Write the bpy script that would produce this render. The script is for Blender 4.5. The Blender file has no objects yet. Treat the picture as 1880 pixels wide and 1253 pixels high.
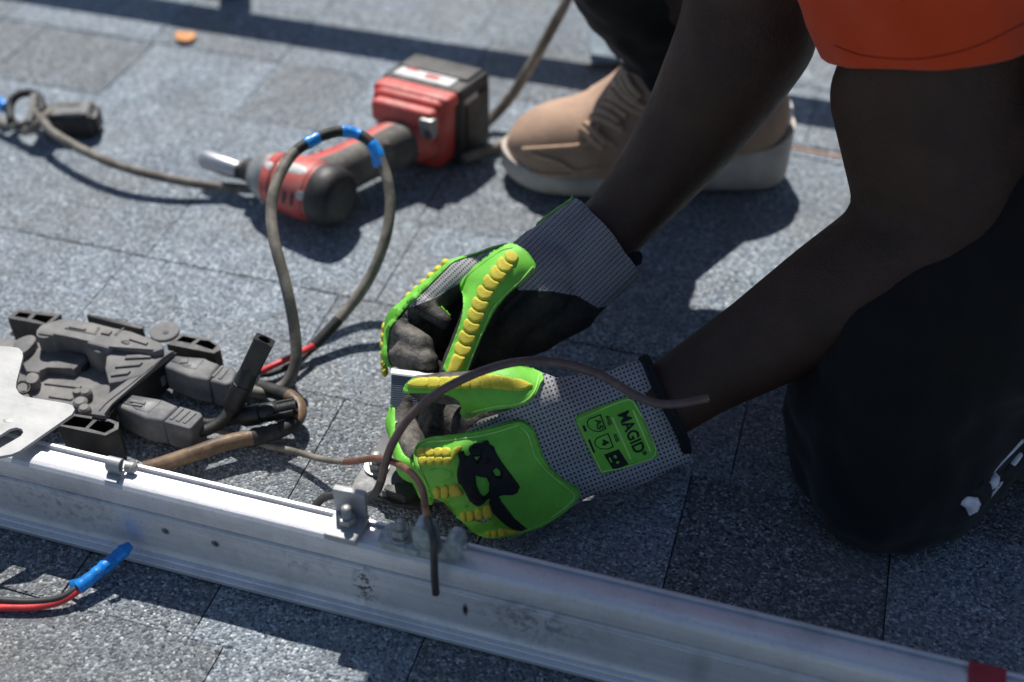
import bpy, bmesh, math, random
from mathutils import Vector, Matrix, geometry, noise
from mathutils.bvhtree import BVHTree
random.seed(7)
S = bpy.context.scene
COL = S.collection
rad = math.radians

# ------------------------------------------------------------------ camera
FPX, CAMH = 2300.0, 0.73                      # focal length in photo pixels, camera height over the roof
def _axes(p, r, y):
    cp, sp, cy, sy = math.cos(p), math.sin(p), math.cos(y), math.sin(y)
    fwd = Vector((sy*cp, cy*cp, -sp)); right = Vector((cy, -sy, 0)); up = right.cross(fwd)
    return right*math.cos(r)+up*math.sin(r), -right*math.sin(r)+up*math.cos(r), fwd
RT, UP, FW = _axes(rad(41.5), rad(0.5), rad(-16.2))
CAM = Vector((0, 0, CAMH))
cam_d = bpy.data.cameras.new('camera'); cam = bpy.data.objects.new('camera', cam_d); COL.objects.link(cam)
cam.matrix_world = Matrix(((RT.x, UP.x, -FW.x, CAM.x), (RT.y, UP.y, -FW.y, CAM.y), (RT.z, UP.z, -FW.z, CAM.z), (0, 0, 0, 1)))
cam_d.sensor_width = 36; cam_d.lens = FPX/1880*36; cam_d.clip_start = 0.01; cam_d.clip_end = 200
cam_d.dof.use_dof = True; cam_d.dof.focus_distance = 0.93; cam_d.dof.aperture_fstop = 3.1
S.camera = cam

# ------------------------------------------------------------------ sky and sun
SH = Vector((0.30, -0.62))                    # shadow offset on the roof per metre of height
to_sun = Vector((-SH.x, -SH.y, 1)).normalized()
elev = math.asin(to_sun.z); azim = math.atan2(to_sun.x, to_sun.y)
W = bpy.data.worlds.new('World'); S.world = W; W.use_nodes = True
nt = W.node_tree; bg = nt.nodes['Background']
sky = nt.nodes.new('ShaderNodeTexSky'); sky.sky_type = 'NISHITA'; sky.sun_disc = False
sky.sun_elevation = elev; sky.sun_rotation = azim; sky.air_density = 1.0; sky.dust_density = 0.6; sky.ozone_density = 2.0
nt.links.new(sky.outputs[0], bg.inputs[0]); bg.inputs[1].default_value = 0.074
sl = bpy.data.lights.new('sun', 'SUN'); sl.energy = 5.0; sl.angle = rad(0.53); sl.color = (1.0, 0.965, 0.91)
sun = bpy.data.objects.new('sun', sl); COL.objects.link(sun); sun.location = (-2, 4, 6)
sun.rotation_euler = to_sun.to_track_quat('Z', 'Y').to_euler()
S.view_settings.view_transform = 'Standard'; S.view_settings.look = 'None'
S.view_settings.exposure = 0.15; S.view_settings.gamma = 1.0
S.cycles.max_bounces = 5

# ------------------------------------------------------------------ helpers
def ray(px, py): return RT*((px-940)/FPX) - UP*((py-626.5)/FPX) + FW
def G(px, py, z=0.0):                          # point at height z seen at a photo pixel
    d = ray(px, py); return CAM + d*((z-CAMH)/d.z)
def D(px, py, dep): return CAM + ray(px, py)*dep
def pix(p):
    v = p-CAM; w = v.dot(FW); return (940+FPX*v.dot(RT)/w, 626.5-FPX*v.dot(UP)/w)
def tag(o, label=None, cat=None, group=None, kind=None):
    if label: o['label'] = label
    if cat: o['category'] = cat
    if group: o['group'] = group
    if kind: o['kind'] = kind
    return o
def link(name, me, mats, parent=None, smooth=True, auto=None):
    o = bpy.data.objects.new(name, me); COL.objects.link(o)
    if not isinstance(mats, (list, tuple)): mats = [mats]
    for m in mats: me.materials.append(m)
    if parent is not None:
        o.parent = parent
        o.matrix_parent_inverse = parent.matrix_basis.inverted()
    if smooth and len(me.polygons): me.polygons.foreach_set('use_smooth', [True]*len(me.polygons))
    if auto is not None: me.set_sharp_from_angle(angle=rad(auto))
    return o
def empty(name, loc):
    o = bpy.data.objects.new(name, None); COL.objects.link(o); o.location = loc; o.empty_display_size = .05
    return o
def mk(name, vs, fs, mats, parent=None, smooth=True, auto=40):
    me = bpy.data.meshes.new(name); me.from_pydata([tuple(v) for v in vs], [], fs); me.update()
    return link(name, me, mats, parent, smooth, auto)
def bmobj(name, bm, mats, parent=None, smooth=True, auto=40):
    bmesh.ops.recalc_face_normals(bm, faces=bm.faces)
    me = bpy.data.meshes.new(name); bm.to_mesh(me); bm.free()
    return link(name, me, mats, parent, smooth, auto)
def spline(pts, n=8):
    P = [Vector(p) for p in pts]; P = [P[0]*2-P[1]] + P + [P[-1]*2-P[-2]]
    out = []
    for i in range(1, len(P)-2):
        a, b, c, d = P[i-1:i+3]
        for k in range(n):
            t = k/n
            out.append(.5*((2*b)+(c-a)*t+(2*a-5*b+4*c-d)*t*t+(3*b-a-3*c+d)*t**3))
    out.append(P[-2]); return out
def tube_data(path, r, seg=14, caps=True, hollow=0):
    vs, fs = [], []; n = len(path)
    rr = r if isinstance(r, (list, tuple)) else [r]*n
    T = [(path[min(i+1, n-1)]-path[max(i-1, 0)]).normalized() for i in range(n)]
    nrm = T[0].orthogonal().normalized()
    for i in range(n):
        nrm = (nrm - T[i]*nrm.dot(T[i])).normalized(); b = T[i].cross(nrm)
        for k in range(seg):
            a = 2*math.pi*k/seg; vs.append(path[i]+(nrm*math.cos(a)+b*math.sin(a))*rr[i])
    for i in range(n-1):
        for k in range(seg):
            k2 = (k+1) % seg; fs.append((i*seg+k, i*seg+k2, (i+1)*seg+k2, (i+1)*seg+k))
    if caps:
        fs.append(tuple(range(seg-1, -1, -1))); fs.append(tuple(range((n-1)*seg, n*seg)))
    return vs, fs
def tube(name, path, r, mats, parent=None, seg=14, caps=True, split=None):
    vs, fs = tube_data(path, r, seg, caps); o = mk(name, vs, fs, mats, parent, True, 50)
    if split:                                  # split: list of (fraction, material index)
        n = len(path)
        for f in o.data.polygons:
            t = (f.vertices[0]//seg)/n
            for fr, mi in split:
                if t >= fr: f.material_index = mi
    return o
def pxpath(pts, n=8): return spline([G(*p) for p in pts], n)
def frame_of(axis, ref=Vector((0, 0, 1))):
    w = axis.normalized(); u = ref.cross(w)
    if u.length < 1e-4: u = Vector((1, 0, 0)).cross(w)
    u.normalize(); return u, w.cross(u), w
def lathe(name, prof, origin, axis, mats, parent=None, seg=28, auto=35, ref=Vector((0, 0, 1)), sides=None):
    """prof: list of (distance along axis, radius)"""
    u, v, w = frame_of(axis, ref); vs, fs = [], []; seg = sides or seg
    for (t, r) in prof:
        for k in range(seg):
            a = 2*math.pi*(k+.5)/seg; vs.append(origin+w*t+(u*math.cos(a)+v*math.sin(a))*max(r, 1e-5))
    n = len(prof)
    for i in range(n-1):
        for k in range(seg):
            k2 = (k+1) % seg; fs.append((i*seg+k, i*seg+k2, (i+1)*seg+k2, (i+1)*seg+k))
    fs.append(tuple(range(seg-1, -1, -1))); fs.append(tuple(range((n-1)*seg, n*seg)))
    return mk(name, vs, fs, mats, parent, True, auto)
def box(name, c, half, mats, parent=None, ax=None, bev=0.001, seg=2, taper=1.0):
    """box with centre c, half sizes along the three axes ax; taper scales the far end of axis 2"""
    bm = bmesh.new(); X, Y, Z = ax or (Vector((1, 0, 0)), Vector((0, 1, 0)), Vector((0, 0, 1)))
    bmesh.ops.create_cube(bm, size=2)
    for v in bm.verts:
        s = taper if v.co.z > 0 else 1.0
        v.co = c + X*v.co.x*half[0]*s + Y*v.co.y*half[1]*s + Z*v.co.z*half[2]
    if bev: bmesh.ops.bevel(bm, geom=bm.edges[:], offset=bev, segments=seg, affect='EDGES', profile=.6)
    return bmobj(name, bm, mats, parent)
def prism(name, pts, off, mats, parent=None, bev=0.0012, seg=2, holes=(), auto=35, taper=None):
    """polygon (3D points) extruded by vector off, optional holes"""
    pts = [Vector(p) for p in pts]; hol = [[Vector(p) for p in h] for h in holes]
    bm = bmesh.new()
    if not hol:
        lo = [bm.verts.new(p+off) for p in pts]; up = [bm.verts.new(p) for p in pts]
        if taper:
            c = sum(pts, Vector())/len(pts)
            for v in up: v.co = c+(v.co-c)*taper
        n = len(pts); top = bm.faces.new(up); bm.faces.new(lo[::-1])
        for i in range(n): bm.faces.new((up[i], lo[i], lo[(i+1) % n], up[(i+1) % n]))
        if bev:
            ed = [e for e in bm.edges if any(v in up for v in e.verts)]
            bmesh.ops.bevel(bm, geom=ed, offset=bev, segments=seg, affect='EDGES', clamp_overlap=True, profile=.5)
    else:
        o = pts[0]; nrm = (pts[1]-o).cross(pts[2]-o)
        if nrm.length < 1e-12: nrm = (pts[2]-o).cross(pts[3]-o)
        u, v, w = frame_of(nrm)
        loops = [pts]+hol; flat = []; ed = []
        for L in loops:
            s = len(flat); flat += L; ed += [(s+i, s+(i+1) % len(L)) for i in range(len(L))]
        v2 = [Vector(((p-o).dot(u), (p-o).dot(v))) for p in flat]
        ov, oe, of, *_ = geometry.delaunay_2d_cdt(v2, ed, [], 1, 1e-7)
        hp2 = [[((p-o).dot(u), (p-o).dot(v)) for p in h] for h in hol]
        of = [f for f in of if not any(inpoly(sum(ov[i].x for i in f)/len(f), sum(ov[i].y for i in f)/len(f), h) for h in hp2)]
        w0 = w*((flat[0]-o).dot(w))
        up = [bm.verts.new(o+u*p.x+v*p.y) for p in ov]; lo = [bm.verts.new(q.co+off) for q in up]
        for f in of:
            try: bm.faces.new([up[i] for i in f]); bm.faces.new([lo[i] for i in f][::-1])
            except ValueError: pass
        cnt = {}
        for f in of:
            for i in range(len(f)):
                e = (f[i], f[(i+1) % len(f)]); cnt[frozenset(e)] = cnt.get(frozenset(e), [])+[e]
        for k, e in cnt.items():
            if len(e) == 1:
                a, b = e[0]; bm.faces.new((up[b], up[a], lo[a], lo[b]))
    return bmobj(name, bm, mats, parent, True, auto)
def pxprism(name, poly, z1, z0, mats, parent=None, **k):
    h = k.pop('holes', ())
    return prism(name, [G(x, y, z1) for x, y in poly], Vector((0, 0, z0-z1)), mats, parent, holes=[[G(x, y, z1) for x, y in q] for q in h], **k)
def blob(parts, voxel, smooth=6, name='blob'):
    """one continuous surface from tapered capsules: parts = [(p0, r0, p1, r1), ...]"""
    bm = bmesh.new()
    for p0, r0, p1, r1 in parts:
        t = bmesh.new()
        for p, r in ((p0, r0), (p1, r1)):
            m = Matrix.Translation(p) @ Matrix.Diagonal((r, r, r, 1))
            bmesh.ops.create_icosphere(t, subdivisions=3, radius=1.0, matrix=m)
        res = bmesh.ops.convex_hull(t, input=t.verts)
        bmesh.ops.delete(t, geom=[g for g in res['geom_interior'] if isinstance(g, bmesh.types.BMVert)], context='VERTS')
        me = bpy.data.meshes.new('t'); t.to_mesh(me); t.free(); bm.from_mesh(me); bpy.data.meshes.remove(me)
    me = bpy.data.meshes.new(name); bm.to_mesh(me); bm.free()
    o = bpy.data.objects.new('tmp', me); COL.objects.link(o)
    m = o.modifiers.new('r', 'REMESH'); m.mode = 'VOXEL'; m.voxel_size = voxel
    if smooth:
        s = o.modifiers.new('s', 'SMOOTH'); s.factor = .5; s.iterations = smooth
    dg = bpy.context.evaluated_depsgraph_get(); dg.update()
    out = bpy.data.meshes.new_from_object(o.evaluated_get(dg)); out.name = name
    bpy.data.objects.remove(o); bpy.data.meshes.remove(me)
    return out
def chain(*j):                                 # joints (point, radius) -> capsules
    return [(j[i][0], j[i][1], j[i+1][0], j[i+1][1]) for i in range(len(j)-1)]
def bvh_of(me): return BVHTree.FromPolygons([v.co.copy() for v in me.vertices], [tuple(p.vertices) for p in me.polygons])
def inpoly(x, y, P):
    c = False; j = len(P)-1
    for i in range(len(P)):
        if (P[i][1] > y) != (P[j][1] > y) and x < (P[j][0]-P[i][0])*(y-P[i][1])/(P[j][1]-P[i][1])+P[i][0]: c = not c
        j = i
    return c
def edgedist(x, y, P):
    best = 1e9
    for i in range(len(P)):
        ax, ay = P[i]; bx, by = P[(i+1) % len(P)]; dx, dy = bx-ax, by-ay
        t = max(0, min(1, ((x-ax)*dx+(y-ay)*dy)/(dx*dx+dy*dy+1e-9)))
        best = min(best, math.hypot(x-ax-t*dx, y-ay-t*dy))
    return best
def rounded(P, n=4, closed=True):              # Chaikin corner rounding
    for _ in range(n):
        Q = []
        for i in range(len(P)):
            a, b = P[i], P[(i+1) % len(P)]
            Q += [(a[0]*.75+b[0]*.25, a[1]*.75+b[1]*.25), (a[0]*.25+b[0]*.75, a[1]*.25+b[1]*.75)]
        P = Q
    return P
def patch(name, poly, bvh, thick, mat, parent, g=4.0, bev=8.0, rim=None, smooth=10, holes=(), back=.0025, lift=None):
    """raised moulding that lies on a body surface: outline in photo pixels, wrapped on to the surface, with real thickness"""
    loops = [list(poly)]+[list(h) for h in holes]; v2 = []; ed = []
    for L in loops:
        d = []
        for i in range(len(L)):
            a, b = L[i], L[(i+1) % len(L)]; n = max(1, int(math.hypot(b[0]-a[0], b[1]-a[1])/g))
            d += [(a[0]+(b[0]-a[0])*k/n, a[1]+(b[1]-a[1])*k/n) for k in range(n)]
        s = len(v2); v2 += d; ed += [(s+i, s+(i+1) % len(d)) for i in range(len(d))]
    xs = [p[0] for p in poly]; ys = [p[1] for p in poly]
    y = min(ys); row = 0
    while y < max(ys):
        x = min(xs)+(row % 2)*g/2
        while x < max(xs):
            if inpoly(x, y, loops[0]) and not any(inpoly(x, y, h) for h in loops[1:]) and all(edgedist(x, y, L) > g*.6 for L in loops): v2.append((x, y))
            x += g
        y += g*.87; row += 1
    ov, oe, of, *_ = geometry.delaunay_2d_cdt([Vector(p) for p in v2], ed, [], 1, 1e-5)
    of = [f for f in of if not any(inpoly(sum(ov[i].x for i in f)/3, sum(ov[i].y for i in f)/3, h) for h in loops[1:])]
    n = len(ov); dep = [None]*n
    for i, p in enumerate(ov):
        r = ray(p.x, p.y); L = r.length; hit = bvh.ray_cast(CAM, r.normalized())
        if hit[0] is not None: dep[i] = hit[3]/L
    nb = [set() for _ in range(n)]
    for f in of:
        for k in range(len(f)): nb[f[k]].add(f[(k+1) % len(f)]); nb[f[(k+1) % len(f)]].add(f[k])
    good = sorted(d for d in dep if d is not None)
    if not good: return None
    med = good[len(good)//2]
    for i in range(n):
        if dep[i] is not None and dep[i] > med+.045: dep[i] = None
    for _ in range(80):
        miss = [i for i in range(n) if dep[i] is None]
        if not miss: break
        new = {}
        for i in miss:
            q = [dep[k] for k in nb[i] if dep[k] is not None]
            if q: new[i] = sum(q)/len(q)
        if not new: break
        for i, d in new.items(): dep[i] = d
    dep = [d if d is not None else med for d in dep]
    for _ in range(smooth):
        dep = [(.5*dep[i]+.5*sum(dep[k] for k in nb[i])/len(nb[i])) if nb[i] else dep[i] for i in range(n)]
    pos = [CAM+ray(ov[i].x, ov[i].y)*dep[i] for i in range(n)]
    nr = [Vector() for _ in range(n)]
    tri = []
    for f in of:
        a, b, c = [pos[k] for k in f[:3]]; q = (b-a).cross(c-a)
        if q.dot(FW) > 0: q = -q; f = list(reversed(f))
        tri.append(tuple(f))
        for k in f: nr[k] += q
    top = []
    for i in range(n):
        ed_ = min(edgedist(ov[i].x, ov[i].y, L) for L in loops)
        t = min(1, ed_/bev); h = math.sqrt(max(0, 1-(1-t)**2))
        th = thick*h
        if rim and ed_ < rim[0]: th += rim[1]*math.sin(math.pi*min(1, ed_/rim[0]))
        if lift: th += lift(ov[i].x, ov[i].y)
        q = (nr[i].normalized() if nr[i].length else -FW)
        top.append(pos[i]+q*(th+.0003))
    cnt = {}
    for f in tri:
        for k in range(3):
            e = (f[k], f[(k+1) % 3]); cnt.setdefault(frozenset(e), []).append(e)
    vs = top+[pos[i]-(nr[i].normalized() if nr[i].length else -FW)*back for i in range(n)]; fs = list(tri)
    for e in cnt.values():
        if len(e) == 1: a, b = e[0]; fs.append((b, a, a+n, b+n))
    fs += [tuple(k+n for k in reversed(f)) for f in tri]
    return mk(name, vs, fs, mat, parent, True, 60)
def text_on(name, txt, o, dx, size, bvh, mat, parent, lift=.0005, squash=1.0, bold=0.0, align='LEFT'):
    """lettering printed on a surface; o = photo pixel of the line start, dx = reading direction in pixels"""
    cu = bpy.data.curves.new('t', 'FONT'); cu.body = txt; cu.size = 1; cu.offset = bold; cu.resolution_u = 4; cu.align_x = align
    ob = bpy.data.objects.new('t', cu); COL.objects.link(ob)
    dg = bpy.context.evaluated_depsgraph_get(); dg.update(); me = bpy.data.meshes.new_from_object(ob.evaluated_get(dg))
    bpy.data.objects.remove(ob); bpy.data.curves.remove(cu)
    d = Vector(dx).normalized(); u = Vector((d.y, -d.x)); vs = []
    for v in me.vertices:
        p = Vector(o)+d*v.co.x*size*squash+u*v.co.y*size
        r = ray(p.x, p.y); h = bvh.ray_cast(CAM, r.normalized())
        vs.append((h[0]-r.normalized()*lift) if h[0] is not None else CAM+r*.9)
    fs = [tuple(p.vertices) for p in me.polygons]; bpy.data.meshes.remove(me)
    return mk(name, vs, fs, mat, parent, False, None)

# ------------------------------------------------------------------ materials
class M:
    def __init__(s, name):
        s.m = bpy.data.materials.new(name); s.m.use_nodes = True; s.n = s.m.node_tree.nodes; s.l = s.m.node_tree.links
        s.b = s.n['Principled BSDF']; s._pos = None
    def new(s, t, **k):
        q = s.n.new(t)
        for a, b in k.items(): setattr(q, a, b)
        return q
    def link(s, a, b): s.l.new(a, b)
    def pos(s):
        if not s._pos: s._pos = s.new('ShaderNodeNewGeometry').outputs['Position']
        return s._pos
    def noise(s, scale, detail=3, rough=.55, vec=None):
        q = s.new('ShaderNodeTexNoise'); q.inputs['Scale'].default_value = scale; q.inputs['Detail'].default_value = detail; q.inputs['Roughness'].default_value = rough
        s.link(vec or s.pos(), q.inputs['Vector']); return q.outputs[0]
    def ramp(s, fac, stops, interp='LINEAR'):
        q = s.new('ShaderNodeValToRGB'); q.color_ramp.interpolation = interp
        e = q.color_ramp.elements
        while len(e) < len(stops): e.new(.5)
        for i, (p, c) in enumerate(stops):
            e[i].position = p; e[i].color = (*c, 1) if isinstance(c, (tuple, list)) else (c, c, c, 1)
        s.link(fac, q.inputs[0]); return q.outputs[0]
    def mix(s, fac, a, b, mode='MIX'):
        q = s.new('ShaderNodeMix', data_type='RGBA', blend_type=mode)
        for v, i in ((fac, 0), (a, 6), (b, 7)):
            if isinstance(v, (int, float)): q.inputs[i].default_value = v if i == 0 else (v, v, v, 1)
            elif isinstance(v, (tuple, list)): q.inputs[i].default_value = (*v, 1)
            else: s.link(v, q.inputs[i])
        return q.outputs[2]
    def math(s, op, a, b=0.0, c=None):
        q = s.new('ShaderNodeMath', operation=op)
        for v, i in ((a, 0), (b, 1), (c, 2)):
            if v is None: continue
            if isinstance(v, (int, float)): q.inputs[i].default_value = v
            else: s.link(v, q.inputs[i])
        return q.outputs[0]
    def attr(s, name):
        q = s.new('ShaderNodeAttribute'); q.attribute_name = name; return q
    def col(s, c):
        if isinstance(c, (tuple, list)): s.b.inputs['Base Color'].default_value = (*c, 1)
        else: s.link(c, s.b.inputs['Base Color'])
    def set(s, **k):
        for a, v in k.items():
            i = s.b.inputs[a.replace('_', ' ')]
            if isinstance(v, (int, float)): i.default_value = v
            else: s.link(v, i)
    def bump(s, h, dist=.001, strength=1.0, normal=None):
        q = s.new('ShaderNodeBump'); q.inputs['Distance'].default_value = dist; q.inputs['Strength'].default_value = strength
        s.link(h, q.inputs['Height'])
        if normal: s.link(normal, q.inputs['Normal'])
        s.link(q.outputs[0], s.b.inputs['Normal']); return q.outputs[0]
def simple(name, c, rough=.5, metal=0.0, var=.25, scale=60, dust=None, dust_amt=.5, bump=.0, bscale=900, spec=.5, sss=0):
    """plain paint / plastic / metal with mottling, optional dust in patches and fine relief"""
    m = M(name); a = m.noise(scale, 4)
    base = m.mix(m.ramp(a, [(.3, 0.), (.7, 1.)]), tuple(x*(1-var) for x in c), tuple(min(1, x*(1+var)) for x in c))
    if dust:
        d = m.noise(scale*.45, 6, .65); base = m.mix(m.math('MULTIPLY', m.ramp(d, [(.42, 0.), (.66, 1.)]), dust_amt), base, dust)
    m.col(base); m.set(Roughness=m.ramp(m.noise(scale*2.3, 3), [(.2, max(0, rough-.12)), (.8, min(1, rough+.12))]), Metallic=metal)
    m.b.inputs['Specular IOR Level'].default_value = spec
    if sss:
        m.b.inputs['Subsurface Weight'].default_value = sss; m.b.inputs['Subsurface Scale'].default_value = .004; m.b.inputs['Subsurface Radius'].default_value = (.6, 1, .3)
    if bump: m.bump(m.noise(bscale, 4), bump)
    return m.m

def mat_shingle(name='shingle_granules'):
    m = M(name); v = m.new('ShaderNodeTexVoronoi'); v.inputs['Scale'].default_value = 530; m.link(m.pos(), v.inputs['Vector'])
    v.inputs['Randomness'].default_value = 1.0
    sep = m.new('ShaderNodeSeparateColor'); m.link(v.outputs['Color'], sep.inputs[0])
    tone = m.attr('tone'); tone.attribute_type = 'OBJECT'
    # single granules: charcoal, slate blue, grey, pale
    g = m.ramp(sep.outputs[0], [(0., (.038, .050, .066)), (.14, (.145, .182, .222)), (.42, (.25, .312, .378)), (.74, (.37, .445, .52)), (.9, (.51, .59, .665)), (1., (.77, .81, .845))])
    dark = m.ramp(sep.outputs[0], [(0., (.012, .012, .013)), (.35, (.066, .068, .070)), (.65, (.145, .148, .148)), (.9, (.26, .262, .262)), (1., (.60, .60, .59))])
    c = m.mix(tone.outputs['Fac'], dark, g)
    big = m.noise(9, 5, .6); c = m.mix(m.ramp(big, [(.35, 0.), (.7, .55)]), c, m.mix(.5, c, (.25, .24, .22)))
    st_ = m.noise(4.5, 6, .7); c = m.mix(m.ramp(st_, [(.48, 0.), (.68, .5)]), c, m.mix(.6, c, (.17, .15, .13)))     # dusty brown patches
    med = m.noise(45, 4, .6); c = m.mix(m.ramp(med, [(.3, .45), (.62, 0.)]), c, (.16, .17, .185))
    bald = m.noise(170, 3, .6); c = m.mix(m.ramp(bald, [(.3, .4), (.44, 0.)]), c, (.06, .062, .065))
    m.col(c); m.set(Roughness=.86); m.b.inputs['Specular IOR Level'].default_value = .35
    h = m.math('SUBTRACT', 1.0, m.math('MULTIPLY', v.outputs['Distance'], 1.6))
    h2 = m.math('ADD', h, m.math('MULTIPLY', sep.outputs[1], .8))
    m.bump(h2, .0009, .85); return m.m
def mat_aluminium(name, c=(.62, .64, .66), rough=.42, metal=.75):
    m = M(name)
    mp = m.new('ShaderNodeMapping'); mp.inputs['Scale'].default_value = (3, 220, 220); m.link(m.pos(), mp.inputs['Vector'])
    st = m.noise(1.0, 4, .6, mp.outputs[0])                          # extrusion lines along the rail
    blot = m.noise(26, 6, .65); speck = m.noise(420, 2)
    b = m.mix(m.ramp(st, [(.3, 0.), (.7, 1.)]), tuple(x*.88 for x in c), c)
    b = m.mix(m.ramp(blot, [(.5, 0.), (.68, .38)]), b, tuple(x*.6 for x in c))
    b = m.mix(m.ramp(speck, [(.62, 0.), (.74, .5)]), b, (.25, .25, .27))
    m.col(b); m.set(Metallic=metal, Roughness=m.ramp(blot, [(.3, rough-.08), (.7, rough+.16)])); m.bump(m.math('ADD', st, m.math('MULTIPLY', speck, .5)), .0002, .6)
    return m.m
def mat_rail():
    """mill-finish rail; smudges, a rubbed patch and overspray sit at fixed places on it"""
    m = M('rail_aluminium'); c = (.76, .76, .78)
    mp = m.new('ShaderNodeMapping'); mp.inputs['Scale'].default_value = (4, 260, 260); m.link(m.pos(), mp.inputs['Vector'])
    st = m.noise(1.0, 4, .6, mp.outputs[0]); blot = m.noise(30, 6, .65); speck = m.noise(520, 2); fine = m.noise(140, 5, .7)
    b = m.mix(m.ramp(st, [(.3, 0.), (.7, 1.)]), tuple(x*.84 for x in c), c)
    b = m.mix(m.ramp(blot, [(.48, 0.), (.66, .5)]), b, tuple(x*.62 for x in c))
    scr = m.noise(900, 4, .7); b = m.mix(m.ramp(scr, [(.56, 0.), (.72, .45)]), b, (.30, .31, .35))
    b = m.mix(m.ramp(speck, [(.63, 0.), (.75, .5)]), b, (.22, .22, .24))
    def spot(p, r, col, amt, thr=(.45, .6), nz=None):
        nonlocal b
        d = m.new('ShaderNodeVectorMath', operation='DISTANCE'); mp2 = m.new('ShaderNodeMapping'); mp2.vector_type = 'POINT'
        sx = [1/q for q in r]; mp2.inputs['Scale'].default_value = sx; mp2.inputs['Location'].default_value = [-p[i]*sx[i] for i in range(3)]
        m.link(m.pos(), mp2.inputs['Vector']); m.link(mp2.outputs[0], d.inputs[0]); d.inputs[1].default_value = (0, 0, 0)
        f = m.ramp(d.outputs['Value'], [(0., 1.), (1., 0.)])
        if nz is not None: f = m.math('MULTIPLY', f, m.ramp(nz, [(thr[0], 0.), (thr[1], 1.)]))
        b = m.mix(m.math('MULTIPLY', f, amt), b, col)
    spot(G(243, 968, .028), (.011, .02, .018), (.22, .42, .85), .55)                       # blue overspray by the taped wire
    spot(G(672, 1070, .030), (.012, .03, .024), (.07, .07, .08), 1.3, (.50, .56), fine)    # scuffs
    spot(G(985, 1120, .034), (.05, .03, .028), (.18, .18, .20), 1.1, (.48, .58), fine); spot(G(560, 1010, .034), (.05, .03, .03), (.30, .31, .34), .8, (.5, .62), fine); spot(G(120, 920, .034), (.08, .03, .03), (.30, .31, .36), .9, (.5, .62), fine)
    spot(G(822, 1058, .04), (.006, .02, .009), (.25, .26, .28), .8)
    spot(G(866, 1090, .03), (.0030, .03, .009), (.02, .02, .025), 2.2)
    w = m.new('ShaderNodeTexWave'); w.inputs['Scale'].default_value = 110; w.bands_direction = 'Z'; m.link(m.pos(), w.inputs['Vector'])
    spot(G(1292, 1190, .03), (.011, .03, .024), (.08, .08, .09), 1.5, (.45, .8), w.outputs['Fac'])     # stacked dark rub lines
    spot(G(1262, 1180, .03), (.014, .02, .02), (.40, .40, .42), .6)
    m.col(b); m.set(Metallic=.5, Roughness=m.ramp(blot, [(.3, .42), (.7, .58)])); m.bump(m.math('ADD', st, m.math('MULTIPLY', speck, .6)), .0002, .7)
    return m.m
def mat_glove(name, dust=.5):
    """knit back with open mesh dots and a dipped nitrile palm; attribute 'nit' tells which, UV runs along the hand"""
    m = M(name); uv = m.new('ShaderNodeUVMap'); sp = m.new('ShaderNodeSeparateXYZ'); m.link(uv.outputs[0], sp.inputs[0])
    wob = m.noise(70, 2)
    tau = 2*math.pi
    u = m.math('ADD', m.math('MULTIPLY', sp.outputs[0], tau), m.math('MULTIPLY', wob, 1.6)); v = m.math('MULTIPLY', sp.outputs[1], tau)
    f = m.math('ADD', m.math('SINE', u), m.math('SINE', v))
    hole = m.ramp(m.math('MULTIPLY_ADD', f, .5, m.math('MULTIPLY', m.noise(240, 2), .35)), [(.0, 0.), (.54, 0.), (.80, 1.)])
    st = m.math('SINE', m.math('MULTIPLY', m.math('ADD', u, v), 3.0))
    fuzz = m.noise(1500, 2)
    k = m.mix(m.ramp(fuzz, [(.3, 0.), (.7, 1.)]), (.34, .34, .355), (.62, .62, .64))
    k = m.mix(m.ramp(st, [(0., .4), (1., 0.)]), k, (.20, .20, .22))
    k = m.mix(m.math('MULTIPLY', hole, .93), k, (.018, .02, .027))
    n1 = m.noise(38, 6, .68); n2 = m.noise(330, 3)
    d = m.math('MULTIPLY', m.ramp(n1, [(.36, 0.), (.62, 1.)]), m.math('MULTIPLY', m.attr('dust').outputs['Fac'], dust))  # real dust, thinned by the attribute to paint the far palm's shade
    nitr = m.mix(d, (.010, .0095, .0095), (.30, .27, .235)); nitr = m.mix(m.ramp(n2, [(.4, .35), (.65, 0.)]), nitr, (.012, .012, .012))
    a = m.attr('nit'); fac = m.ramp(a.outputs['Fac'], [(.42, 0.), (.58, 1.)])
    m.col(m.mix(fac, k, nitr)); m.set(Roughness=m.math('ADD', .85, m.math('MULTIPLY', fac, -.25)))
    m.b.inputs['Specular IOR Level'].default_value = .3
    hk = m.math('SUBTRACT', m.math('MULTIPLY', st, .12), hole)
    hh = m.math('ADD', m.math('MULTIPLY', hk, m.math('SUBTRACT', 1.0, fac)), m.math('MULTIPLY', m.noise(110, 5, .7), m.math('MULTIPLY', fac, 2.2)))
    m.bump(hh, .0009, 1.0); return m.m
def mat_rubber(name, c, rough=.42, grain=.00012, sss=.12, dirt=.35):
    m = M(name); a = m.noise(55, 5, .62); b = m.mix(m.ramp(a, [(.3, 0.), (.72, 1.)]), tuple(x*.78 for x in c), c)
    gr = m.noise(260, 5, .7); b = m.mix(m.math('MULTIPLY', m.ramp(gr, [(.5, 0.), (.72, 1.)]), dirt), b, tuple(x*.45+.02 for x in c))
    m.col(b); m.set(Roughness=m.ramp(gr, [(.3, rough), (.7, rough+.2)])); m.b.inputs['Subsurface Weight'].default_value = sss
    m.b.inputs['Subsurface Scale'].default_value = .003; m.b.inputs['Subsurface Radius'].default_value = (.7, 1, .35)
    m.bump(m.noise(1300, 3), grain*3, .8); return m.m
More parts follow.
